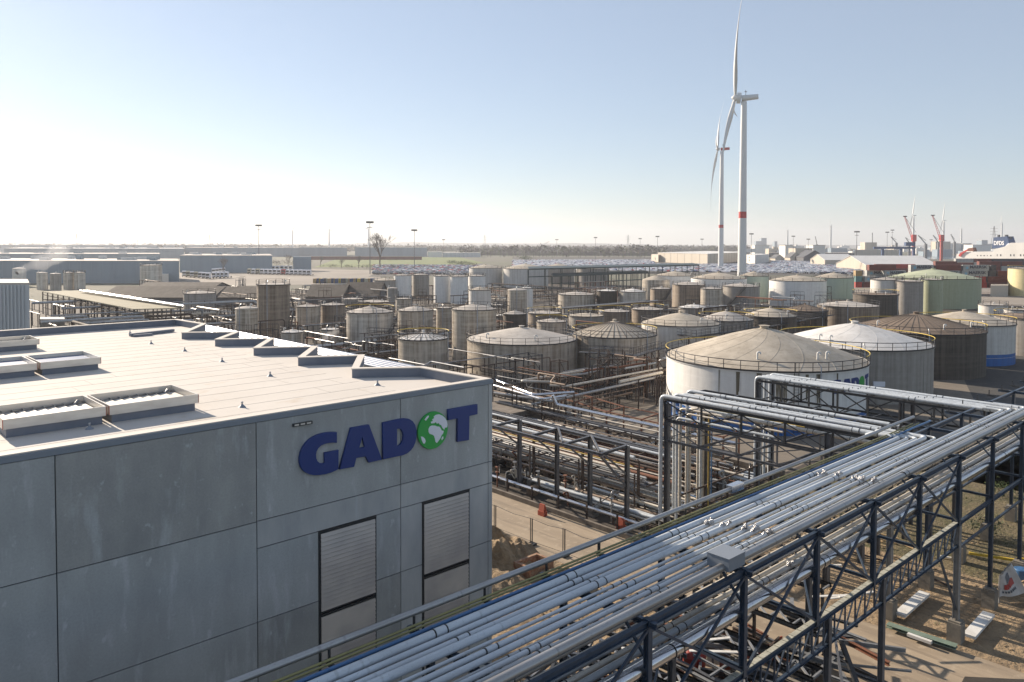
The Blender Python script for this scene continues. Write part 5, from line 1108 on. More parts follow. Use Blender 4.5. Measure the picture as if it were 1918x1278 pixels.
gable('dark_shed', 'black gabled shed in the terminal beyond the white cars, larger one', 1505, 1545, 491, 6, 15, 30, M['cladd'], M['cladd'], False)
gable('dark_shed', 'small dark gabled shed left of the larger black one', 1480, 1500, 490, 5, 12, 20, M['cladb'], M['cladd'], False)
gable('dark_shed', 'very small dark gabled shed nearest the office block', 1452, 1468, 490, 4, 9, 20, M['cladb'], M['cladd'], False)
gable('white_hall', 'large pale roofed hall behind the stacked containers', 1622, 1752, 508, 5, 12.5, 60, M['cladb'], M['cladw'])
gable('white_hall', 'pale roofed hall left of the large white hall', 1545, 1600, 498, 6, 12, 40, M['cladb'], M['cladw'])
slab('terminal_building', 'long low dark terminal building behind the white cars', 1440, 1600, 473, 482, 60, M['cladd'], M['cladr'])
slab('terminal_building', 'long beige terminal building left of the ship', 1600, 1690, 467, 482, 40, M['cladb'], M['cladr'], ribs=14)
slab('terminal_building', 'low cream building between the yellow tank and the green tank', 1855, 1888, 533, 556, 14, M['cladb'], M['cladb'])
# ------------------------------------------------ covered rack with mossy roof on the left
t = thing('covered_rack', 'open rusty rack with long mossy sloping roof on the left', 'pipe rack', P(230, 600, 0), 0)
c4 = [P(80, 546, 7), P(150, 544, 7.4), P(338, 577, 7.4), P(250, 579, 7)]
b = MB(0); b.hexa([c-Vector((0, 0, .2)) for c in (c4[0], c4[3], c4[2], c4[1])], (c4[0], c4[3], c4[2], c4[1])); b.build('roof', M['mossroof'], t)
b = MB(0)
for k in range(15):
    a, c = c4[0].lerp(c4[3], k/14), c4[1].lerp(c4[2], k/14)
    for p in (a, c): b.beam((p.x, p.y, 0), (p.x, p.y, p.z-.2), .25)
    b.beam((a.x, a.y, 4.5), (c.x, c.y, 4.5), .2)
for z in (2, 4.5, 6): b.beam((c4[0].x, c4[0].y, z), (c4[3].x, c4[3].y, z), .2)
b.build('frame', M['rustd'], t)
for k in range(3):
    a, c = P(150+k*7, 545, 7.9), P(345-k*4, 574-k*1.2, 7.9); b = MB(0); b.tube([a, c], .28, 8); lone(b, 'clad_pipe', M['galv'], 'shiny pipe lying along the mossy roof of the covered rack', 'pipe', 'shiny pipes along the mossy roof')
q = random.Random(31)
for k in range(60):
    px, py = q.uniform(62, 440), q.uniform(560, 620); z = q.choice([1, 3, 5, 6]); p = P(px, py, z); l = q.uniform(6, 24); dr = Wd(1, 0) if q.random() < .6 else Wd(0, 1)
    dr = Vector((dr.x, dr.y, 0)); b = MB(0); b.tube([p, p+dr*l, p+dr*l-Vector((0, 0, z))], q.choice([.12, .18, .28]), 7, bend=.6); b.m = 1
    for j in range(3): a = p+dr*l*(j+.3)/3; b.beam((a.x, a.y, 0), (a.x, a.y, z), .16)
    lone(b, 'process_pipe', [M[q.choice(['galv2', 'pcream', 'slite', 'rustd', 'pw2'])], M['rustd']], 'dull pipe in the yard behind the flat concrete roof', 'pipe', 'pipes behind the flat roof')
for (x, y, X, Y_, z, r, lab) in [(60, 568, 172, 563, 6, .35, 'thick grey pipe from the ribbed hall to the covered rack'), (75, 597, 165, 592, 4, .3, 'pale thick pipe with bend left of the covered rack'), (338, 570, 480, 564, 6.5, .3, 'grey pipe bridge between the mossy roof and the tall brown tank')]:
    a, c = P(x, y, z), P(X, Y_, z); b = MB(0); b.tube([a, c, c-Vector((0, 0, 3))], r, 8, bend=1); b.m = 1
    for j in range(5): p = a.lerp(c, j/4.5); b.beam((p.x, p.y, 0), (p.x, p.y, z), .2)
    lone(b, 'thick_pipe', [M['pw2'], M['sdark']], lab, 'pipe')
slab('brick_hut', 'small grey hut behind the roof parapet at the left', 76, 122, 601, 650, 5, M['pedestal'], M['cladr'])
# dark green canopies
for (a, c, d_, z, lab, nm) in [((990, 506), (1310, 498), 14, 11, 'long dark green canopy roof on thin posts, upper of two', 3), ((1035, 519), (1215, 512), 12, 8, 'long dark green canopy roof on thin posts, lower of two', 2)]:
    A, C = P(*a, z), P(*c, z); t = thing('canopy', lab, 'canopy', (A.x, A.y, 0), 0); b = MB(0)
    b.hexa([A, C, C+Vector((0, d_, .5)), A+Vector((0, d_, .5))], [A+Vector((0, 0, .6)), C+Vector((0, 0, .6)), C+Vector((0, d_, 1.1)), A+Vector((0, d_, 1.1))]); b.build('roof', M['canopy'], t)
    b = MB(0)
    for k in range(13):
        p = A.lerp(C, k/12)
        for dy in (1, d_-1): b.beam((p.x, p.y+dy, 0), (p.x, p.y+dy, p.z), .35)
    b.beam((A.x, A.y+1, z-3), (C.x, C.y+1, z-3), .4); b.build('frame', M['canopy'], t)
# ------------------------------------------------ wind turbines
def turbine(tx, ty, hub, L_, yaw, phases, r0, label, over=5.0, tilt=6, stripe=None, red_nac=False, n=24, curve=.0):
    """tower foot (tx,ty), hub height, blade length, rotor axis yaw, blade angles from up"""
    t = thing('wind_turbine', label, 'wind turbine', (tx, ty, 0), 0); rt = r0*.62
    b = MB(0)
    zs = [0, stripe[0], stripe[1], hub-2] if stripe else [0, hub-2]
    rad = lambda z: r0+(rt-r0)*z/hub
    b.lathe((tx, ty, 0), [(rad(zs[0]), zs[0]), (rad(zs[1]), zs[1])], n)
    if stripe: b.lathe((tx, ty, 0), [(rad(zs[2]), zs[2]), (rad(zs[3]), zs[3])], n)
    b.build('tower', M['turb'], t)
    if stripe: b = MB(0); b.lathe((tx, ty, 0), [(rad(zs[1])+.01, zs[1]), (rad(zs[2])+.01, zs[2])], n); b.build('tower_band', M['turbr'], t)
    ax = Vector((math.cos(yaw), math.sin(yaw), 0)); T = Vector((-ax.y, ax.x, 0))
    if T.y > 0: T = -T
    ti = math.radians(tilt); axt = ax*math.cos(ti)+Vector((0, 0, math.sin(ti))); up = Vector((0, 0, math.cos(ti)))-ax*math.sin(ti)
    c = Vector((tx, ty, hub)); hb = c+axt*over; s_ = L_/75
    b = MB(0); b.tube([c+ax*1.5*s_, c-ax*8.5*s_+Vector((0, 0, .6*s_))], [2.3*s_, 1.9*s_], 4); nac = b.build('nacelle', M['turbr'] if red_nac else M['turb'], t)
    if L_ > 50:
        b = MB(0); b.tube([hb-axt*3.6*s_, hb-axt*1.2*s_], 3.4*s_, 20) if not red_nac else b.tube([hb-axt*2, hb-axt*1], 1.6*s_, 16); b.build('generator', M['turb'], t)
        b = MB(0); b.beam(c-ax*1*s_+Vector((0, 0, 2)), c-ax*1*s_+Vector((0, 0, 5)), .25); b.beam(c-ax*1*s_+Vector((-.8, 0, 4)), c-ax*1*s_+Vector((.8, 0, 4)), .3); b.build('wind_sensor', M['rail'], t)
        if not red_nac: b = MB(0); e = c-ax*4+Vector((0, 0, .6)); e2 = c-ax*7; nrm = Vector((0, -1.95*s_-.02, 0)); 
    b = MB(0); b.tube([hb-axt*1.4*s_, hb, hb+axt*1.4*s_, hb+axt*2.2*s_], [1.9*s_, 2.1*s_, 1.3*s_, .2], 14); b.build('hub', M['turb'], t)
    for ph in phases:
        a = math.radians(ph); d = up*math.cos(a)+T*math.sin(a); ch = axt.cross(d).normalized(); b = MB(0); secs = []; K = 14
        for k in range(K+1):
            f_ = k/K; cw = (1 if L_ > 50 else 1.9)*(1.2 if f_ < .03 else 1.0+1.6*math.sin(min(1, f_/.22)*math.pi/2))*(1-max(0, f_-.22)/.78)**.85*s_+.06; th = (1.1*(1-f_)**1.6+.12)*s_; tw = math.radians(68-60*min(1, f_*1.4)) if L_ > 50 else .6
            cc = hb+d*(L_*f_+1)+axt*(curve*math.sin(f_*math.pi)*L_*.03-.0)
            c1_ = (ch*math.cos(tw)+axt*math.sin(tw)); t1 = (axt*math.cos(tw)-ch*math.sin(tw))
            secs.append([cc+c1_*cw*.55, cc+t1*th*.5+c1_*cw*.1, cc-c1_*cw*.75, cc-t1*th*.5+c1_*cw*.1])
        vs = [v for g_ in secs for v in g_]; b.add(vs, [(i*4+j, i*4+(j+1) % 4, (i+1)*4+(j+1) % 4, (i+1)*4+j) for i in range(K) for j in range(4)], True)
        b.build('blade', M['turb'], t)
    return t
p = PY(1391, 400, 480); turbine(p.x, 480, 112.5, 75, math.atan2(.30, -.95), [31, 149, 270], 2.75, 'huge white wind turbine with red tower band standing above the tanks', over=5.4, stripe=(38.5, 42.5), curve=1)
b = MB(0)
p = PY(1351, 400, 739); turbine(p.x, 739, 113, 62, math.atan2(.26, -.965), [-36, -158, 84], 2.6, 'second white wind turbine with red nacelle behind the huge one', over=4, stripe=(38, 41), red_nac=True, curve=1)
for (hx, hy, Y_, hub_from, L_, ph, yaw, lab) in [(548, 431, 2600, 0, 24, [-40, 80, 200], -1.4, 'small wind turbine with three blades spread, leftmost on the horizon'), (616.5, 429, 2300, 0, 24, [-10, 110, 230], -1.2, 'small wind turbine second from left on the horizon'), (690, 427, 2300, 0, 26, [0, 215, 100], 2.9, 'thin wind turbine beside the tall light mast'), (1475.5, 430, 2100, 0, 14, [0, 120, 240], 2.8, 'small wind turbine right of the dark silos'), (1556.5, 421, 1900, 0, 14, [5, 125, 245], 2.8, 'white wind turbine left of the red cranes'), (1711.5, 404, 1700, 0, 46, [-3, 215, 100], 2.8, 'white wind turbine behind the left red crane'), (1768, 413.5, 1750, 0, 42, [-3, 215, 100], 2.8, 'white wind turbine behind the right red crane'), (1801, 427, 2000, 0, 12, [0, 120, 240], 2.8, 'small wind turbine between the right crane and the ship'), (1877, 417.5, 1900, 0, 22, [-8, 125, 245], 2.8, 'small wind turbine behind the ship funnel')]:
    p = PY(hx, hy, Y_); turbine(p.x, Y_, p.z, L_, yaw, ph, 2.6, lab, over=2.5, n=10)
# ------------------------------------------------ masts, pylons
def mast(x, yt, Y_, label, w=1.0, n=1):
    p = PY(x, yt, Y_); t = thing('light_mast', label, 'light mast', (p.x, Y_, 0), 0); b = MB(0); b.tube([(p.x, Y_, 0), (p.x, Y_, p.z)], [.42*w, .22*w], 6); b.build('pole', M['sgrey'], t)
    for k in range(n): b = MB(0); z = p.z-k*4; b.tube([(p.x, Y_, z), (p.x, Y_, z+.35)], 2.2*w, 10); b.build('lamp_ring', M['sdark'], t); b = MB(0); 
    b = MB(0)
    for k in range(8): a = k*math.pi/4; b.box(p.x+2.4*w*math.cos(a)-.5, Y_+2.4*w*math.sin(a)-.5, p.z-.9, p.x+2.4*w*math.cos(a)+.5, Y_+2.4*w*math.sin(a)+.5, p.z+.5)
    b.build('floodlight_ring', M['cladd'], t)
for (x, yt, Y_, w, n_, lab) in [(484.5, 422, 640, .9, 2, 'tall light mast left of the two small wind turbines'), (692.8, 416, 560, .9, 2, 'tallest light mast left of the bare tree'), (776, 431, 640, .8, 1, 'light mast right of the bare tree'), (831, 449, 1200, .8, 1, 'distant light mast above the small white building'), (713, 450, 1300, .8, 1, 'distant light mast above the bare tree'), (1043, 449, 1300, .9, 1, 'distant light mast above the woods with square head'), (1115.5, 445, 1100, .8, 1, 'light mast above the car park, left of three'), (1199, 447, 1200, .8, 1, 'light mast above the car park, middle of three'), (1231.5, 443, 1000, .8, 1, 'light mast above the beige warehouse'), (1186, 463, 1000, .6, 1, 'short light mast in the car park'), (1315, 448, 1300, .9, 1, 'light mast left of the rear turbine tower'), (1407.5, 438, 900, .8, 1, 'light mast behind the white office block'), (1486, 442.5, 1100, .8, 1, 'light mast left of the dark gabled sheds'), (1514, 448, 1200, .9, 1, 'light mast above the dark gabled sheds'), (1605, 434, 800, .9, 2, 'tall light mast left of the blue gantry crane'), (1662, 435, 1100, .8, 1, 'light mast at the blue gantry crane, left of two'), (1671.5, 431, 1150, .8, 2, 'light mast at the blue gantry crane, right of two'), (1744, 449, 1500, .9, 1, 'distant light mast between the red cranes')]: mast(x, yt, Y_, lab, w, n_)
def pylon(x, yt, Y_, label):
    p = PY(x, yt, Y_); b = MB(0); h = p.z; w = h*.09
    for sx in (-1, 1):
        for sy in (-1, 1): b.beam((p.x+sx*w, Y_+sy*w, 0), (p.x+sx*.3, Y_+sy*.3, h), .5)
    for k in range(7): z = h*k/7; e = w*(1-k/7); b.beam((p.x-e, Y_-e, z), (p.x+e*.85, Y_-e*.85, z+h/7), .35)
    for z in (.72, .82, .92): b.beam((p.x-h*.13, Y_, h*z), (p.x+h*.13, Y_, h*z), .45)
    lone(b, 'pylon', M['sgrey'], label, 'pylon')
for x, yt, Y_, lab in [(143.5, 437, 2600, 'faint power pylon at the far left horizon'), (257, 448, 3200, 'very faint pylon left of the centre horizon'), (393, 439, 2600, 'power pylon left of the leftmost light mast'), (908, 440, 2600, 'thin power pylon above the woods at the middle'), (1176.5, 440, 2300, 'power pylon above the car park horizon'), (1862, 424, 1700, 'power pylon behind the ship funnel')]: pylon(x, yt, Y_, lab)
# ------------------------------------------------ port: gantry crane, red cranes, ship, containers
t = thing('gantry_crane', 'dark blue container gantry crane in the port', 'crane', P(1665, 492, 0), 0); Y_ = 900
def pb(b, x0, y0, x1, y1, w, Y2=None): b.beam(PY(x0, y0, Y_), PY(x1, y1, Y2 or Y_), w)
b = MB(0); pb(b, 1636, 464.5, 1714, 464.5, 2.4); b.build('girder', CONT['blue'], t); b = MB(0); pb(b, 1695, 457.5, 1712, 457.5, 4.5); b.build('cabin', CONT['blue'], t)
for x in (1653, 1687, 1711.5): b = MB(0); pb(b, x, 465, x, 480, 2.6); b.build('leg', CONT['blue'], t)
def redcrane(xb, xt, yt, Y_, lab, s=1):
    base = PY(xb, 480, Y_); t = thing('harbour_crane', lab, 'crane', (base.x, Y_, 0), 0); top = PY(xb, 444, Y_); tip = PY(xt, yt, Y_); b = MB(0)
    b.beam((base.x, Y_, 0), (base.x, Y_, top.z), 5*s); b.build('tower', M['red'], t); b = MB(0); b.beam((base.x, Y_, top.z-6), (base.x, Y_, top.z+3), 8*s); b.build('cabin', M['turbr'], t)
    b = MB(0); st_ = Vector((base.x-1, Y_, top.z-4)); d = (tip-st_); e = Vector((d.z, 0, -d.x)).normalized()
    for k in (-1, 1): b.beam(st_+e*2.4*k*s, tip+e*.6*k, .7*s)
    for k in range(12): f_ = k/12; w0 = 2.4*(1-f_)+.6*f_; b.beam(st_+d*f_+e*w0*s, st_+d*(k+1)/12-e*w0*s, .5*s)
    b.build('boom', M['turbr'], t); b = MB(0); b.beam(tip-Vector((2, 0, 0)), tip+Vector((3, 0, 0)), 2.2*s); b.beam(tip, Vector((base.x+3, Y_, top.z+6)), .3); b.build('boom_head', M['sdark'], t)
redcrane(1711, 1694.5, 405.5, 1050, 'tall red lattice boom harbour crane, left of two', .62)
redcrane(1763, 1746.5, 403.5, 1100, 'tall red lattice boom harbour crane, right of two', .62)
def gcrane(xb, yb, xt, yt, Y_, lab):
    a, c = PY(xb, yb, Y_), PY(xt, yt, Y_); t = thing('harbour_crane', lab, 'crane', (a.x, Y_, 0), 0); b = MB(0); b.beam((a.x, Y_, 0), (a.x, Y_, a.z), 4); b.build('tower', M['sgrey'], t); b = MB(0); b.beam(a, c, 1.6); b.beam(a+Vector((0, 0, 6)), c, .6); b.build('boom', M['slite'], t)
for a in [(1734, 457, 1720, 441, 1400, 'small grey harbour crane between the red cranes'), (1703, 455, 1696, 445, 1600, 'tiny grey crane left of the red crane foot'), (1758, 455, 1748, 441, 1600, 'small grey crane left of the right red crane'), (1788, 453, 1781, 439, 1700, 'small grey crane right of the red cranes'), (1634, 457, 1634, 436, 1700, 'thin upright crane left of the gantry crane'), (1530, 458, 1527, 443, 2000, 'faint crane above the dark sheds'), (1679, 455, 1669, 444, 1600, 'small crane above the gantry crane girder'), (1018, 459, 1029, 452.5, 3000, 'faint tower crane above the woods')]: gcrane(*a)
Y_ = 640; t = thing('ferry_ship', 'large white ferry with dark blue funnel and white letters at the right edge', 'ship', (PY(1900, 487, 700).x, 700, 0), 0)
SN = Vector((-.9, -.43, 0)).normalized(); S0 = PY(1790, 487, 760)
def sp3(x, y, off=0):
    d = ray(x, y); o = Vector((0, 0, H)); k = (S0-SN*off-o).dot(SN)/d.dot(SN); return o+d*k
def prof(pts, y0, y1, nm, m):
    b = MB(0); pp = [sp3(x, y, y0-Y_) for x, y in pts]; n_ = len(pp); b.add(pp+[p-SN*(y1-y0) for p in pp], [tuple(range(n_))[::-1], tuple(range(n_, 2*n_))]+[(i, (i+1) % n_, n_+(i+1) % n_, n_+i) for i in range(n_)]); return b.build(nm, m, t)
hl = prof([(1790, 486), (1792, 476), (1812, 472), (1862, 471), (1862, 467), (1882, 462), (1893, 455), (2080, 453), (2080, 504), (1800, 504)], Y_, Y_+26, 'hull', M['cladw'])
prof([(1880, 464), (1888, 456), (2060, 454), (2060, 463)], Y_+4, Y_+22, 'superstructure', M['white'])
prof([(1858, 465.5), (1861, 445), (1886, 443), (1892, 462), (1892, 465)], Y_+8, Y_+18, 'funnel', CONT['blue'])
prof([(1868, 445), (1868, 440), (1871, 440), (1871, 445)], Y_+11, Y_+13, 'exhaust_pipe', M['cladd']); prof([(1882, 446), (1882, 440), (1885, 440), (1885, 443), (1892, 444), (1891, 456), (1887, 456)], Y_+11, Y_+14, 'exhaust_pipe', M['cladd'])
prof([(1795, 480), (1798, 474), (1812, 467), (1813, 469.5), (1802, 476), (1799, 481)], Y_-1.2, Y_-.5, 'rescue_ramp', M['turbr']); prof([(1812, 471), (1812, 465.5), (1822, 464), (1824, 471)], Y_+4, Y_+9, 'deck_house', M['rust'])
for k in range(30):
    x = 1830+k*6.2; 
    if k in (5, 8, 9, 12, 16, 17): continue
    prof([(x, 480), (x, 476.5 if k > 5 else 478), (x+(1.8 if k % 3 else 1), 476.5 if k > 5 else 478), (x+(1.8 if k % 3 else 1), 480)], Y_-.12, Y_-.04, 'window', M['glass'])
for k in range(26): x = 1896+k*5; prof([(x, 459.8), (x, 458.8), (x+1.6, 458.8), (x+1.6, 459.8)], Y_+3.8, Y_+3.96, 'window', M['glass'])
def label3d(txt, x0, yb_, x1, yt_, Y2, m, par, nm='lettering', fr3=None):
    cu = bpy.data.curves.new(nm, 'FONT'); cu.body = txt; cu.extrude = .05; cu.offset = .035; o = bpy.data.objects.new(nm, cu); COL.objects.link(o)
    me = bpy.data.meshes.new_from_object(o.evaluated_get(bpy.context.evaluated_depsgraph_get())); bpy.data.objects.remove(o)
    vx = [v.co.x for v in me.vertices]; vy = [v.co.y for v in me.vertices]; a, c = (PY(x0, yb_, Y2), PY(x1, yt_, Y2)) if not fr3 else (0, 0)
    if fr3:
        o3, ex, ez = fr3[0], fr3[1]-fr3[0], fr3[2]-fr3[0]
        for v in me.vertices: v.co = o3+ex*((v.co.x-min(vx))/(max(vx)-min(vx)))+ez*((v.co.y-min(vy))/(max(vy)-min(vy)))+SN*v.co.z
    else:
      for v in me.vertices: v.co = (a.x+(v.co.x-min(vx))/(max(vx)-min(vx))*(c.x-a.x), Y2-v.co.z-.04, a.z+(v.co.y-min(vy))/(max(vy)-min(vy))*(c.z-a.z))
    me.transform(MATR[par.name].inverted()); me.materials.clear(); me.materials.append(m); o = bpy.data.objects.new(nm, me); COL.objects.link(o); o.parent = par; return o
label3d('DFDS', 0, 0, 1, 1, 0, M['textw'], t, 'lettering', [sp3(1861.5, 459.5, 7.8), sp3(1880.5, 459.5, 7.8), sp3(1861.5, 451.5, 7.8)])
# containers
YC = 350; ppm = F/YC
def cont(x0, x1, lvl, c, txt=None, Y2=YC, lab=None, star=True):
    a, e = PY(x0, 500, Y2).x, PY(x1, 500, Y2).x; z = lvl*2.62; t = thing('shipping_container', lab or 'box', 'container', (a, Y2, z), 0, 'containers stacked in the port yard'); b = MB(0); b.box(a+.03, Y2, z+.06, e-.03, Y2+2.44, z+2.59)
    n_ = int((e-a)/.8)
    for k in range(n_): x = a+.3+k*.8; b.box(x, Y2-.05, z+.2, x+.35, Y2-.002, z+2.45)
    b.build('body', CONT[c], t); b = MB(0)
    for x in (a+.0, e-.2): b.box(x, Y2-.08, z+.02, x+.2, Y2-.06+.0, z+2.6)
    b.build('corner_post', CONT['dark'], t)
    if txt:
        w_ = x1-x0; yb_ = 458+(H-z-.6)*F/Y2; yt_ = 458+(H-z-2.0)*F/Y2; label3d(txt, x0+w_*.27, yb_, x0+w_*.93, yt_, Y2-.06, M['text'], t)
        if star:
            b = MB(0); cx = a+(e-a)*.17; b.add([(cx+(.85 if k % 2 == 0 else .45)*math.cos(k*math.pi/7), Y2-.08, z+1.3+(.85 if k % 2 == 0 else .45)*math.sin(k*math.pi/7)) for k in range(14)], [tuple(range(14))]); b.build('star_emblem', mat_star, t)
    return t
mat_star = mat('pale_blue_emblem', (.18, .38, .50), .6)
LV = ['on the ground', 'second from the ground', 'third from the ground', 'fourth from the ground', 'on top of its stack', 'on the very top']
CL = [(1706, 1750, 4, 'grey', 'MAERSK'), (1752, 1801, 4, 'maroon', None), (1803, 1853, 4, 'grey', 'MAERSK'), (1856, 1866, 4, 'dark', None), (1628, 1678, 4, 'maroon', None),
      (1624, 1673, 3, 'grey', 'MAERSK'), (1656, 1698, 3, 'grey', 'MAERSK'), (1706, 1751, 3, 'grey', 'MAERSK'), (1753, 1799, 3, 'grey', 'MAERSK'), (1801, 1851, 3, 'grey', 'MAERSK'), (1854, 1866, 3, 'dark', None),
      (1619, 1666, 2, 'grey', 'MAERSK'), (1668, 1704, 2, 'maroon', None), (1706, 1751, 2, 'maroon', None), (1753, 1799, 2, 'red', None), (1801, 1848, 2, 'red', None), (1850, 1898, 2, 'maroon', None), (1603, 1616, 3, 'tan', None), (1603, 1616, 2, 'teal', None), (1603, 1616, 1, 'red', None), (1617, 1660, 1, 'maroon', None), (1801, 1850, 1, 'red', None), (1852, 1898, 1, 'maroon', None), (1868, 1918, 3, 'maroon', None), (1753, 1799, 1, 'red', None), (1700, 1750, 1, 'maroon', None)]
POSN = lambda x: 'at the left end' if x < 1640 else 'left of the green cone' if x < 1700 else 'just behind the green cone' if x < 1752 else 'right of the green cone' if x < 1800 else 'toward the yellow tank' if x < 1850 else 'nearest the yellow tank'
for (x0, x1, lv, c, tx) in CL:
    k_ = [3.5, 0][0] if False else 0
    cont(x0, x1, lv, c, tx, YC+(3 if (x0, lv) == (1624, 3) else 0), '%s container %s, %s%s' % ('pale grey lettered' if tx else c, POSN(x0), LV[lv], ', behind' if (x0, lv) == (1624, 3) else ''))
q = random.Random(13)
for r_, (Y2, x0, x1, top) in enumerate([(430, 1752, 1960, 4), (470, 1640, 1760, 3), (520, 1756, 1960, 4)]):
    x = x0
    while x < x1:
        w_ = F/Y2*12.2; n_ = top-q.choice([0, 0, 1])
        for lv in range(1, n_+1): cont(x, x+w_-.4, lv, q.choice(['maroon', 'maroon', 'maroon', 'red', 'dark', 'grey']), None, Y2, 'brown red container in the rear rows in front of the ship')
        x += w_
for k in range(24):
    x = 586+k*4.6; p = P(x, 531-.12*(k % 3), 0); e = F/p.y
    b = MB(0); b.box(p.x, p.y, 0, p.x+1.75, p.y+6, 2.6); lone(b, 'shipping_container', CONT[['tan', 'cream', 'yellow', 'blue', 'dark', 'blue', 'tan', 'blue'][k*5 % 8]], 'small end-on container in the row below the white trucks', 'container', 'end-on containers below the white trucks')
# trucks and cars
def carmesh(nm, c):
    b = MB(0); b.box(-.9, -2.2, .3, .9, 2.2, .85); b.hexa([(-.88, -1.3, .85), (.88, -1.3, .85), (.88, 1.7, .85), (-.88, 1.7, .85)], [(-.7, -.6, 1.42), (.7, -.6, 1.42), (.7, 1.2, 1.42), (-.7, 1.2, 1.42)]); b.m = 1
    for x in (-.92, .72):
        for y in (-1.4, 1.4): b.tube([(x, y, .32), (x+.2, y, .32)], .32, 8)
    b.quad((-.8, -1.22, .9), (.8, -1.22, .9), (.7, -.72, 1.36), (-.7, -.72, 1.36)); b.quad((-.89, -1, .9), (-.89, 1.4, .9), (-.75, 1.1, 1.35), (-.75, -.6, 1.35)); b.quad((.8, 1.64, .9), (-.8, 1.64, .9), (-.7, 1.25, 1.36), (.7, 1.25, 1.36))
    o = b.build(nm, [CARM[c], M['glass']], None, (0, 0, 0)); me = o.data; bpy.data.objects.remove(o); return me
CM = {c: carmesh('parked_car', c) for c in CARM}
cand = []; q = random.Random(17)
for i in range(-240, 480):
    for j in range(0, 170):
        s = 300+j*(6.6 if j % 2 else 6.6)-((j//2)*2.2); w = i*2.75
        if i % 34 < 2: continue
        p = Wd(s*1.0, w)
        if p.y < 500 or p.y > 1350: continue
        px = 959+F*p.x/p.y; py = 458+F*H/p.y
        if not ((962 < px < 1612 and py < 506+(px-960)*.011 and (py > 489-(px-960)*.006)) or (700 < px < 905 and 499 < py < 516)): continue
        if 1225 < px < 1445 and py < 495.5: continue
        if q.random() < .07: continue
        cand.append((p.y, p.x, px))
cand.sort(); ns = 0; sb = MB(0); far = []
step = 1
for n_, (y, x, px) in enumerate(cand):
    c = q.choices(['white', 'silver', 'grey', 'black', 'blue', 'red'], [5, 3, 1, 1.5, 1.2, .4] if px > 950 else [1, 2, 3, 3, 2, 1])[0]
    if n_ < 300:
        o = bpy.data.objects.new('parked_car', CM[c]); COL.objects.link(o); o.matrix_world = Matrix.Translation((x, y, .08)) @ Matrix.Rotation(RA+q.choice([0, 1.57])*0, 4, 'Z')
        tag(o, c+' car in the packed rows of parked cars beyond the tanks', 'car', 'cars parked in the terminal lot')
    else: far.append((x, y, c))
for x, y, c in far[:9000]:
    sb.m = ['white', 'silver', 'grey', 'black', 'blue', 'red'].index(c); cs, sn = CA, SA
    def tr(u, v, z): return (x+u*cs-v*sn, y+u*sn+v*cs, z)
    sb.hexa([tr(-.9, -2.2, .3), tr(.9, -2.2, .3), tr(.9, 2.2, .3), tr(-.9, 2.2, .3)], [tr(-.9, -2.2, .9), tr(.9, -2.2, .9), tr(.9, 2.2, .9), tr(-.9, 2.2, .9)])
    sb.hexa([tr(-.85, -1.2, .9), tr(.85, -1.2, .9), tr(.85, 1.6, .9), tr(-.85, 1.6, .9)], [tr(-.7, -.6, 1.45), tr(.7, -.6, 1.45), tr(.7, 1.1, 1.45), tr(-.7, 1.1, 1.45)])
lone(sb, 'distant_parked_cars', [CARM[c] for c in ('white', 'silver', 'grey', 'black', 'blue', 'red')], 'sea of distant parked cars filling the terminal lot', 'cars', kind='stuff')
def truckmesh(nm, c):
    b = MB(0); b.box(-1.25, 0, .6, 1.25, 2.2, 3.6); b.hexa([(-1.2, .3, 3.6), (1.2, .3, 3.6), (1.2, 2.2, 3.6), (-1.2, 2.2, 3.6)], [(-1.1, 1.2, 4), (1.1, 1.2, 4), (1.1, 2.2, 4), (-1.1, 2.2, 4)]); b.box(-.5, 2.21, .8, .5, 6.5, 1.2); b.m = 1
    b.box(-1.1, -.03, 2.1, 1.1, -.002, 3.2); b.box(-1.0, -.03, .7, 1.0, -.002, 1.3)
    for y in (1.2, 5.6):
        for x in (-1.25, .9): b.tube([(x, y, .5), (x+.35, y, .5)], .5, 8)
    o = b.build(nm, [c, M['glass']], None, (0, 0, 0)); me = o.data; bpy.data.objects.remove(o); return me
TMs = [truckmesh('parked_truck', CARM['white']), truckmesh('parked_truck', CARM['white']), truckmesh('parked_truck', CONT['cream']), truckmesh('parked_truck', CARM['red'])]
q = random.Random(23)
for (x0, y0, x1, y1, n_, g) in [(466, 514, 586, 517, 15, 'main row of white truck cabs'), (470, 508.5, 560, 507, 11, 'back row of white truck cabs'), (345, 519, 396, 524, 7, 'row of truck cabs left of the warehouse tree'), (400, 514, 425, 511, 4, 'short row of truck cabs'), (400, 522, 430, 521, 4, 'low row of truck cabs')]:
    for k in range(n_):
        f_ = k/n_; p = P(x0+(x1-x0)*f_, y0+(y1-y0)*f_, 0); o = bpy.data.objects.new('parked_truck', TMs[q.choice([0, 0, 1, 0, 2, 0, 0, 3 if q.random() < .2 else 1])]); COL.objects.link(o); o.matrix_world = Matrix.Translation((p.x, p.y, .1)) @ Matrix.Rotation(-.1 if p.x > -200 else .35, 4, 'Z')
        tag(o, 'truck cab, '+nth(k+1)+' from the left in the '+g.replace('truck cabs', 'trucks'), 'truck', g)
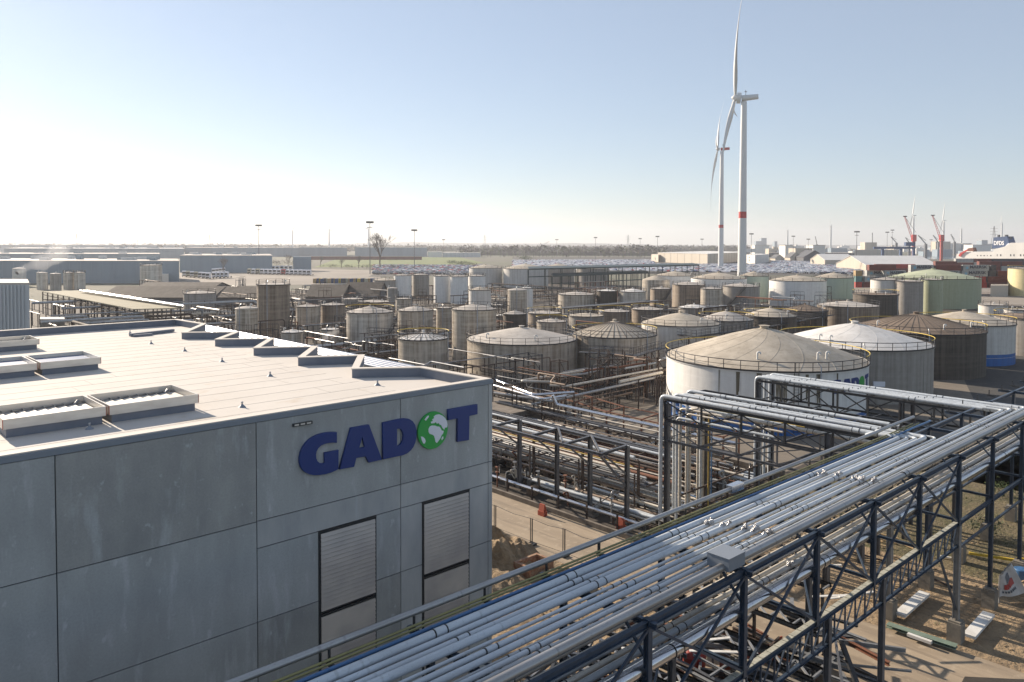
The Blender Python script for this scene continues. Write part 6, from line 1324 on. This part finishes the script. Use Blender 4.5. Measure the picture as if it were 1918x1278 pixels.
# ------------------------------------------------ trees
def bare_tree(p, h, label, seed, spread=.5, grp=None, lev=6):
    q = random.Random(seed); t = thing('bare_tree', label, 'tree', (p.x, p.y, 0), 0, grp); tr = MB(0); cr = MB(0)
    def grow(a, d, l, r, k):
        c = a+d*l; (tr if k < 2 else cr).tube([a, a.lerp(c, .5)+Vector((q.uniform(-.04, .04), q.uniform(-.04, .04), 0))*l, c], [r, r*.85, r*.7], 5 if k < 3 else 3, False)
        if k >= lev: return
        for j in range(3 if k else 5):
            n_ = (d+Vector((q.uniform(-1, 1), q.uniform(-1, 1), q.uniform(-.15, .6)))*(.85 if k else .6)*spread*1.6).normalized(); grow(c-d*l*q.uniform(0, .35), n_, l*q.uniform(.62, .82), r*.6, k+1)
    grow(Vector((p.x, p.y, 0)), Vector((0, 0, 1)), h*.27, h*.018, 0); tr.build('trunk', M['twig'], t); cr.build('crown', M['twig'], t)
bare_tree(P(712, 503, 0), 40, 'large bare branching tree between the green field and the light mast', 4)
for i, (x, y, h, lab) in enumerate([(418, 514, 9, 'small pale bare tree in front of the dark blue warehouse'), (640, 503, 7, 'small bare tree at the left end of the grass field'), (672, 503, 9, 'small bare tree left of the large bare tree'), (600, 500, 8, 'small bare tree by the grey block warehouse'), (540, 500, 9, 'small bare tree between the dark warehouse and the grey block')]): bare_tree(P(x, y, 0), h*1.7, lab, i+30, lev=5)
def clump(b, x, y, z, r, q, n=10, sz=.35):
    for k in range(n):
        a, e = q.uniform(0, 6.28), q.uniform(-.3, 1); rr = r*q.uniform(.3, 1); c = Vector((x+rr*math.cos(a), y+rr*math.sin(a), z+r*e*.9)); s_ = r*sz*q.uniform(.6, 1.4)
        v = [c+Vector((q.uniform(-1, 1), q.uniform(-1, 1), q.uniform(-1, 1)))*s_ for _ in range(3)]; b.add(v, [(0, 1, 2)])
q = random.Random(8)
for k, (x, y, w_, h, m) in enumerate([(852, 497, 10, 6, 'bush'), (868, 497, 9, 5, 'bush'), (880, 499, 10, 5, 'twigg'), (620, 502, 12, 4, 'twigg'), (655, 503, 12, 4, 'twigg'), (690, 503, 9, 4, 'twigg'), (735, 503, 10, 4, 'twig'), (985, 489, 12, 8, 'bush'), (1880, 930, 1.6, 1.3, 'bush'), (1853, 1005, 1.6, 1.5, 'twigg'), (760, 502, 9, 3, 'twigg'), (795, 501, 9, 3, 'twig'), (560, 496, 14, 6, 'twigg'), (520, 497, 14, 6, 'twig')]):
    p = P(x, y, 0); b = MB(0)
    for j in range(40): clump(b, p.x+q.gauss(0, w_*.4), p.y+q.gauss(0, w_*.3), h*q.uniform(.15, .65), h*.35, q, 14, .22)
    b.add([(p.x-.1, p.y, 0), (p.x+.1, p.y, 0), (p.x, p.y, h*.5)], [(0, 1, 2)])
    lone(b, 'shrub', M[m], 'shrub %s' % ['beside the white tanks at the field corner', 'right part of the field corner hedge', 'brownish, at the end of the field hedge', 'at the left of the grass field', 'left of the large bare tree by the fence', 'at the foot of the large bare tree', 'just right of the large bare tree', 'green, at the left edge of the car park', 'on the dirt behind the far pedestals', 'dark, beside a concrete pedestal on the dirt', 'low, along the front of the grass field', 'low, at the middle of the field edge', 'wide, behind the white trucks', 'wide, by the dark blue warehouse corner'][k], 'shrub')
q = random.Random(44)
for nm, m, n_, lab in (('woodland', 'twig', 1500, 'bare grey woods along the horizon'), ('woodland', 'twigg', 700, 'greenish budding woods along the horizon')):
    b = MB(0)
    for k in range(n_):
        Y2 = q.choice([q.uniform(1250, 1700), q.uniform(1700, 3200), q.uniform(2500, 4500)]); px = q.uniform(-40, 1420)
        if Y2 < 1700 and px < 860: Y2 = q.uniform(2000, 3600)
        if px > 1250 and Y2 < 2000: Y2 += 900
        x = (px-959)/F*Y2; h = q.uniform(11, 22); w_ = h*q.uniform(.18, .34); b.add([(x-.4, Y2, 0), (x+.4, Y2, 0), (x, Y2, h*.7)], [(0, 1, 2)])
        for j in range(3): clump(b, x+q.uniform(-w_, w_), Y2, h*q.uniform(.35, .75), w_*1.1, q, 7, .5)
    for (Y0, h0) in ((1500, 9), (2300, 11), (3300, 13)):
        for k in range(int(900)):
            x0 = (-60+1500*k/900-959)/F*Y0
            if Y0 < 2000 and (x0/Y0*F+959 < 870 or x0/Y0*F+959 > 1260): continue
            hh = h0*q.uniform(.55, 1.15); w_ = 1520/900/F*Y0; b.hexa([(x0, Y0, 0), (x0+w_, Y0, 0), (x0+w_, Y0+12, 0), (x0, Y0+12, 0)], [(x0+w_*.2, Y0+2, hh), (x0+w_*.8, Y0+2, hh*q.uniform(.8, 1.1)), (x0+w_*.8, Y0+9, hh), (x0+w_*.2, Y0+9, hh)])
    lone(b, nm, M[m], lab, 'woods', kind='stuff')
# skyline
q = random.Random(61)
SK = [(1416, 1427, 452, 3400, 'dark grain silo block on the far skyline, lower part', 'clad'), (1426, 1436, 446, 3400, 'dark tall grain silo block on the far skyline', 'clad'), (1451, 1456, 452, 3400, 'small round topped block right of the silos', 'clad'), (1414, 1441, 459, 1700, 'pale low warehouse below the dark silos', 'cladw'), (1471, 1485, 459.5, 1300, 'white cube building left of the dark sheds', 'cladw'), (1523, 1546, 459, 1300, 'white block building above the dark sheds', 'cladw'), (1490, 1522, 465, 1200, 'low pale building above the small dark sheds', 'cladb'), (1768, 1800, 456, 1900, 'long pale building right of the right red crane', 'cladw'), (1803, 1820, 456, 1900, 'blue grey box building left of the ship', 'clad'), (1839, 1850, 450, 2600, 'square blue tower block left of the ship funnel', 'clad'), (1822, 1856, 458.5, 1500, 'pale shed roofs directly left of the ship funnel', 'cladw')]
for x0, x1, yt, Y2, lab, m in SK:
    a, c = PY(x0, yt, Y2), PY(x1, yt, Y2); t = thing('skyline_building', lab, 'building', (a.x, Y2, 0), 0); b = MB(0); b.box(a.x, Y2, 0, c.x, Y2+30, a.z-.8); b.build('wall', M[m], t); b = MB(0); b.box(a.x-.5, Y2-.5, a.z-.8, c.x+.5, Y2+30.5, a.z); b.build('roof', M['cladr'], t)
for k in range(110):
    x = q.uniform(1440, 1930); Y2 = q.uniform(1400, 3600); w_ = q.uniform(8, 45); h = q.uniform(7, 20)*(1 if q.random() < .93 else 1.5); p = PY(x, 458, Y2); b = MB(0); b.box(p.x, Y2, 0, p.x+w_, Y2+20, h)
    if q.random() < .4: b.box(p.x+w_*.3, Y2+4, h+.01, p.x+w_*.5, Y2+9, h+4)
    lone(b, 'skyline_building', M[q.choice(['cladb', 'cladl', 'clad', 'clad', 'cladw', 'cladb'])], 'small faint building on the far skyline behind the port', 'building', 'faint buildings on the far skyline')
# steam
def steam(c, r, n_, lab, seed, dens):
    q = random.Random(seed); b = MB(0)
    for k in range(n_):
        pass
    b.tube([(c.x+r*3.4*f_, c.y, c.z+f_*r*1.6+.1*r*math.sin(f_*9)) for f_ in [k/n_ for k in range(n_+1)]], [max(.02, r*(.12+.75*k/n_)*(1-(k/n_)**6)*(1+.25*math.sin(k*2.1))) for k in range(n_+1)], 12)
    m = bpy.data.materials.new('steam'); m.use_nodes = True; t_ = m.node_tree; t_.nodes.remove(t_.nodes['Principled BSDF']); v = t_.nodes.new('ShaderNodeVolumePrincipled'); v.inputs['Density'].default_value = dens; v.inputs['Color'].default_value = (.95, .95, .97, 1); v.inputs['Anisotropy'].default_value = .3
    t_.links.new(v.outputs[0], t_.nodes['Material Output'].inputs['Volume']); lone(b, 'steam', m, lab, 'steam', kind='stuff')
steam(P(32, 512, 9), 7, 9, 'white steam drifting over the small tanks at the far left', 3, .035)
steam(P(592, 640, 4), 1.3, 7, 'small puff of steam behind the stepped roof edge', 4, .2)
# ------------------------------------------------ haze
b = MB(0); b.box(-5200, -150, -1, 6500, 9300, 205)
m = bpy.data.materials.new('haze'); m.use_nodes = True; t_ = m.node_tree; t_.nodes.remove(t_.nodes['Principled BSDF']); v = t_.nodes.new('ShaderNodeVolumePrincipled')
v.inputs['Density'].default_value = .00013; v.inputs['Color'].default_value = (.90, .93, 1, 1); v.inputs['Anisotropy'].default_value = .35
t_.links.new(v.outputs[0], t_.nodes['Material Output'].inputs['Volume']); m.cycles.homogeneous_volume = True if hasattr(m, 'cycles') else None
tag(b.build('haze', m), 'thin pale haze filling the air over the port', 'haze', None, 'stuff')
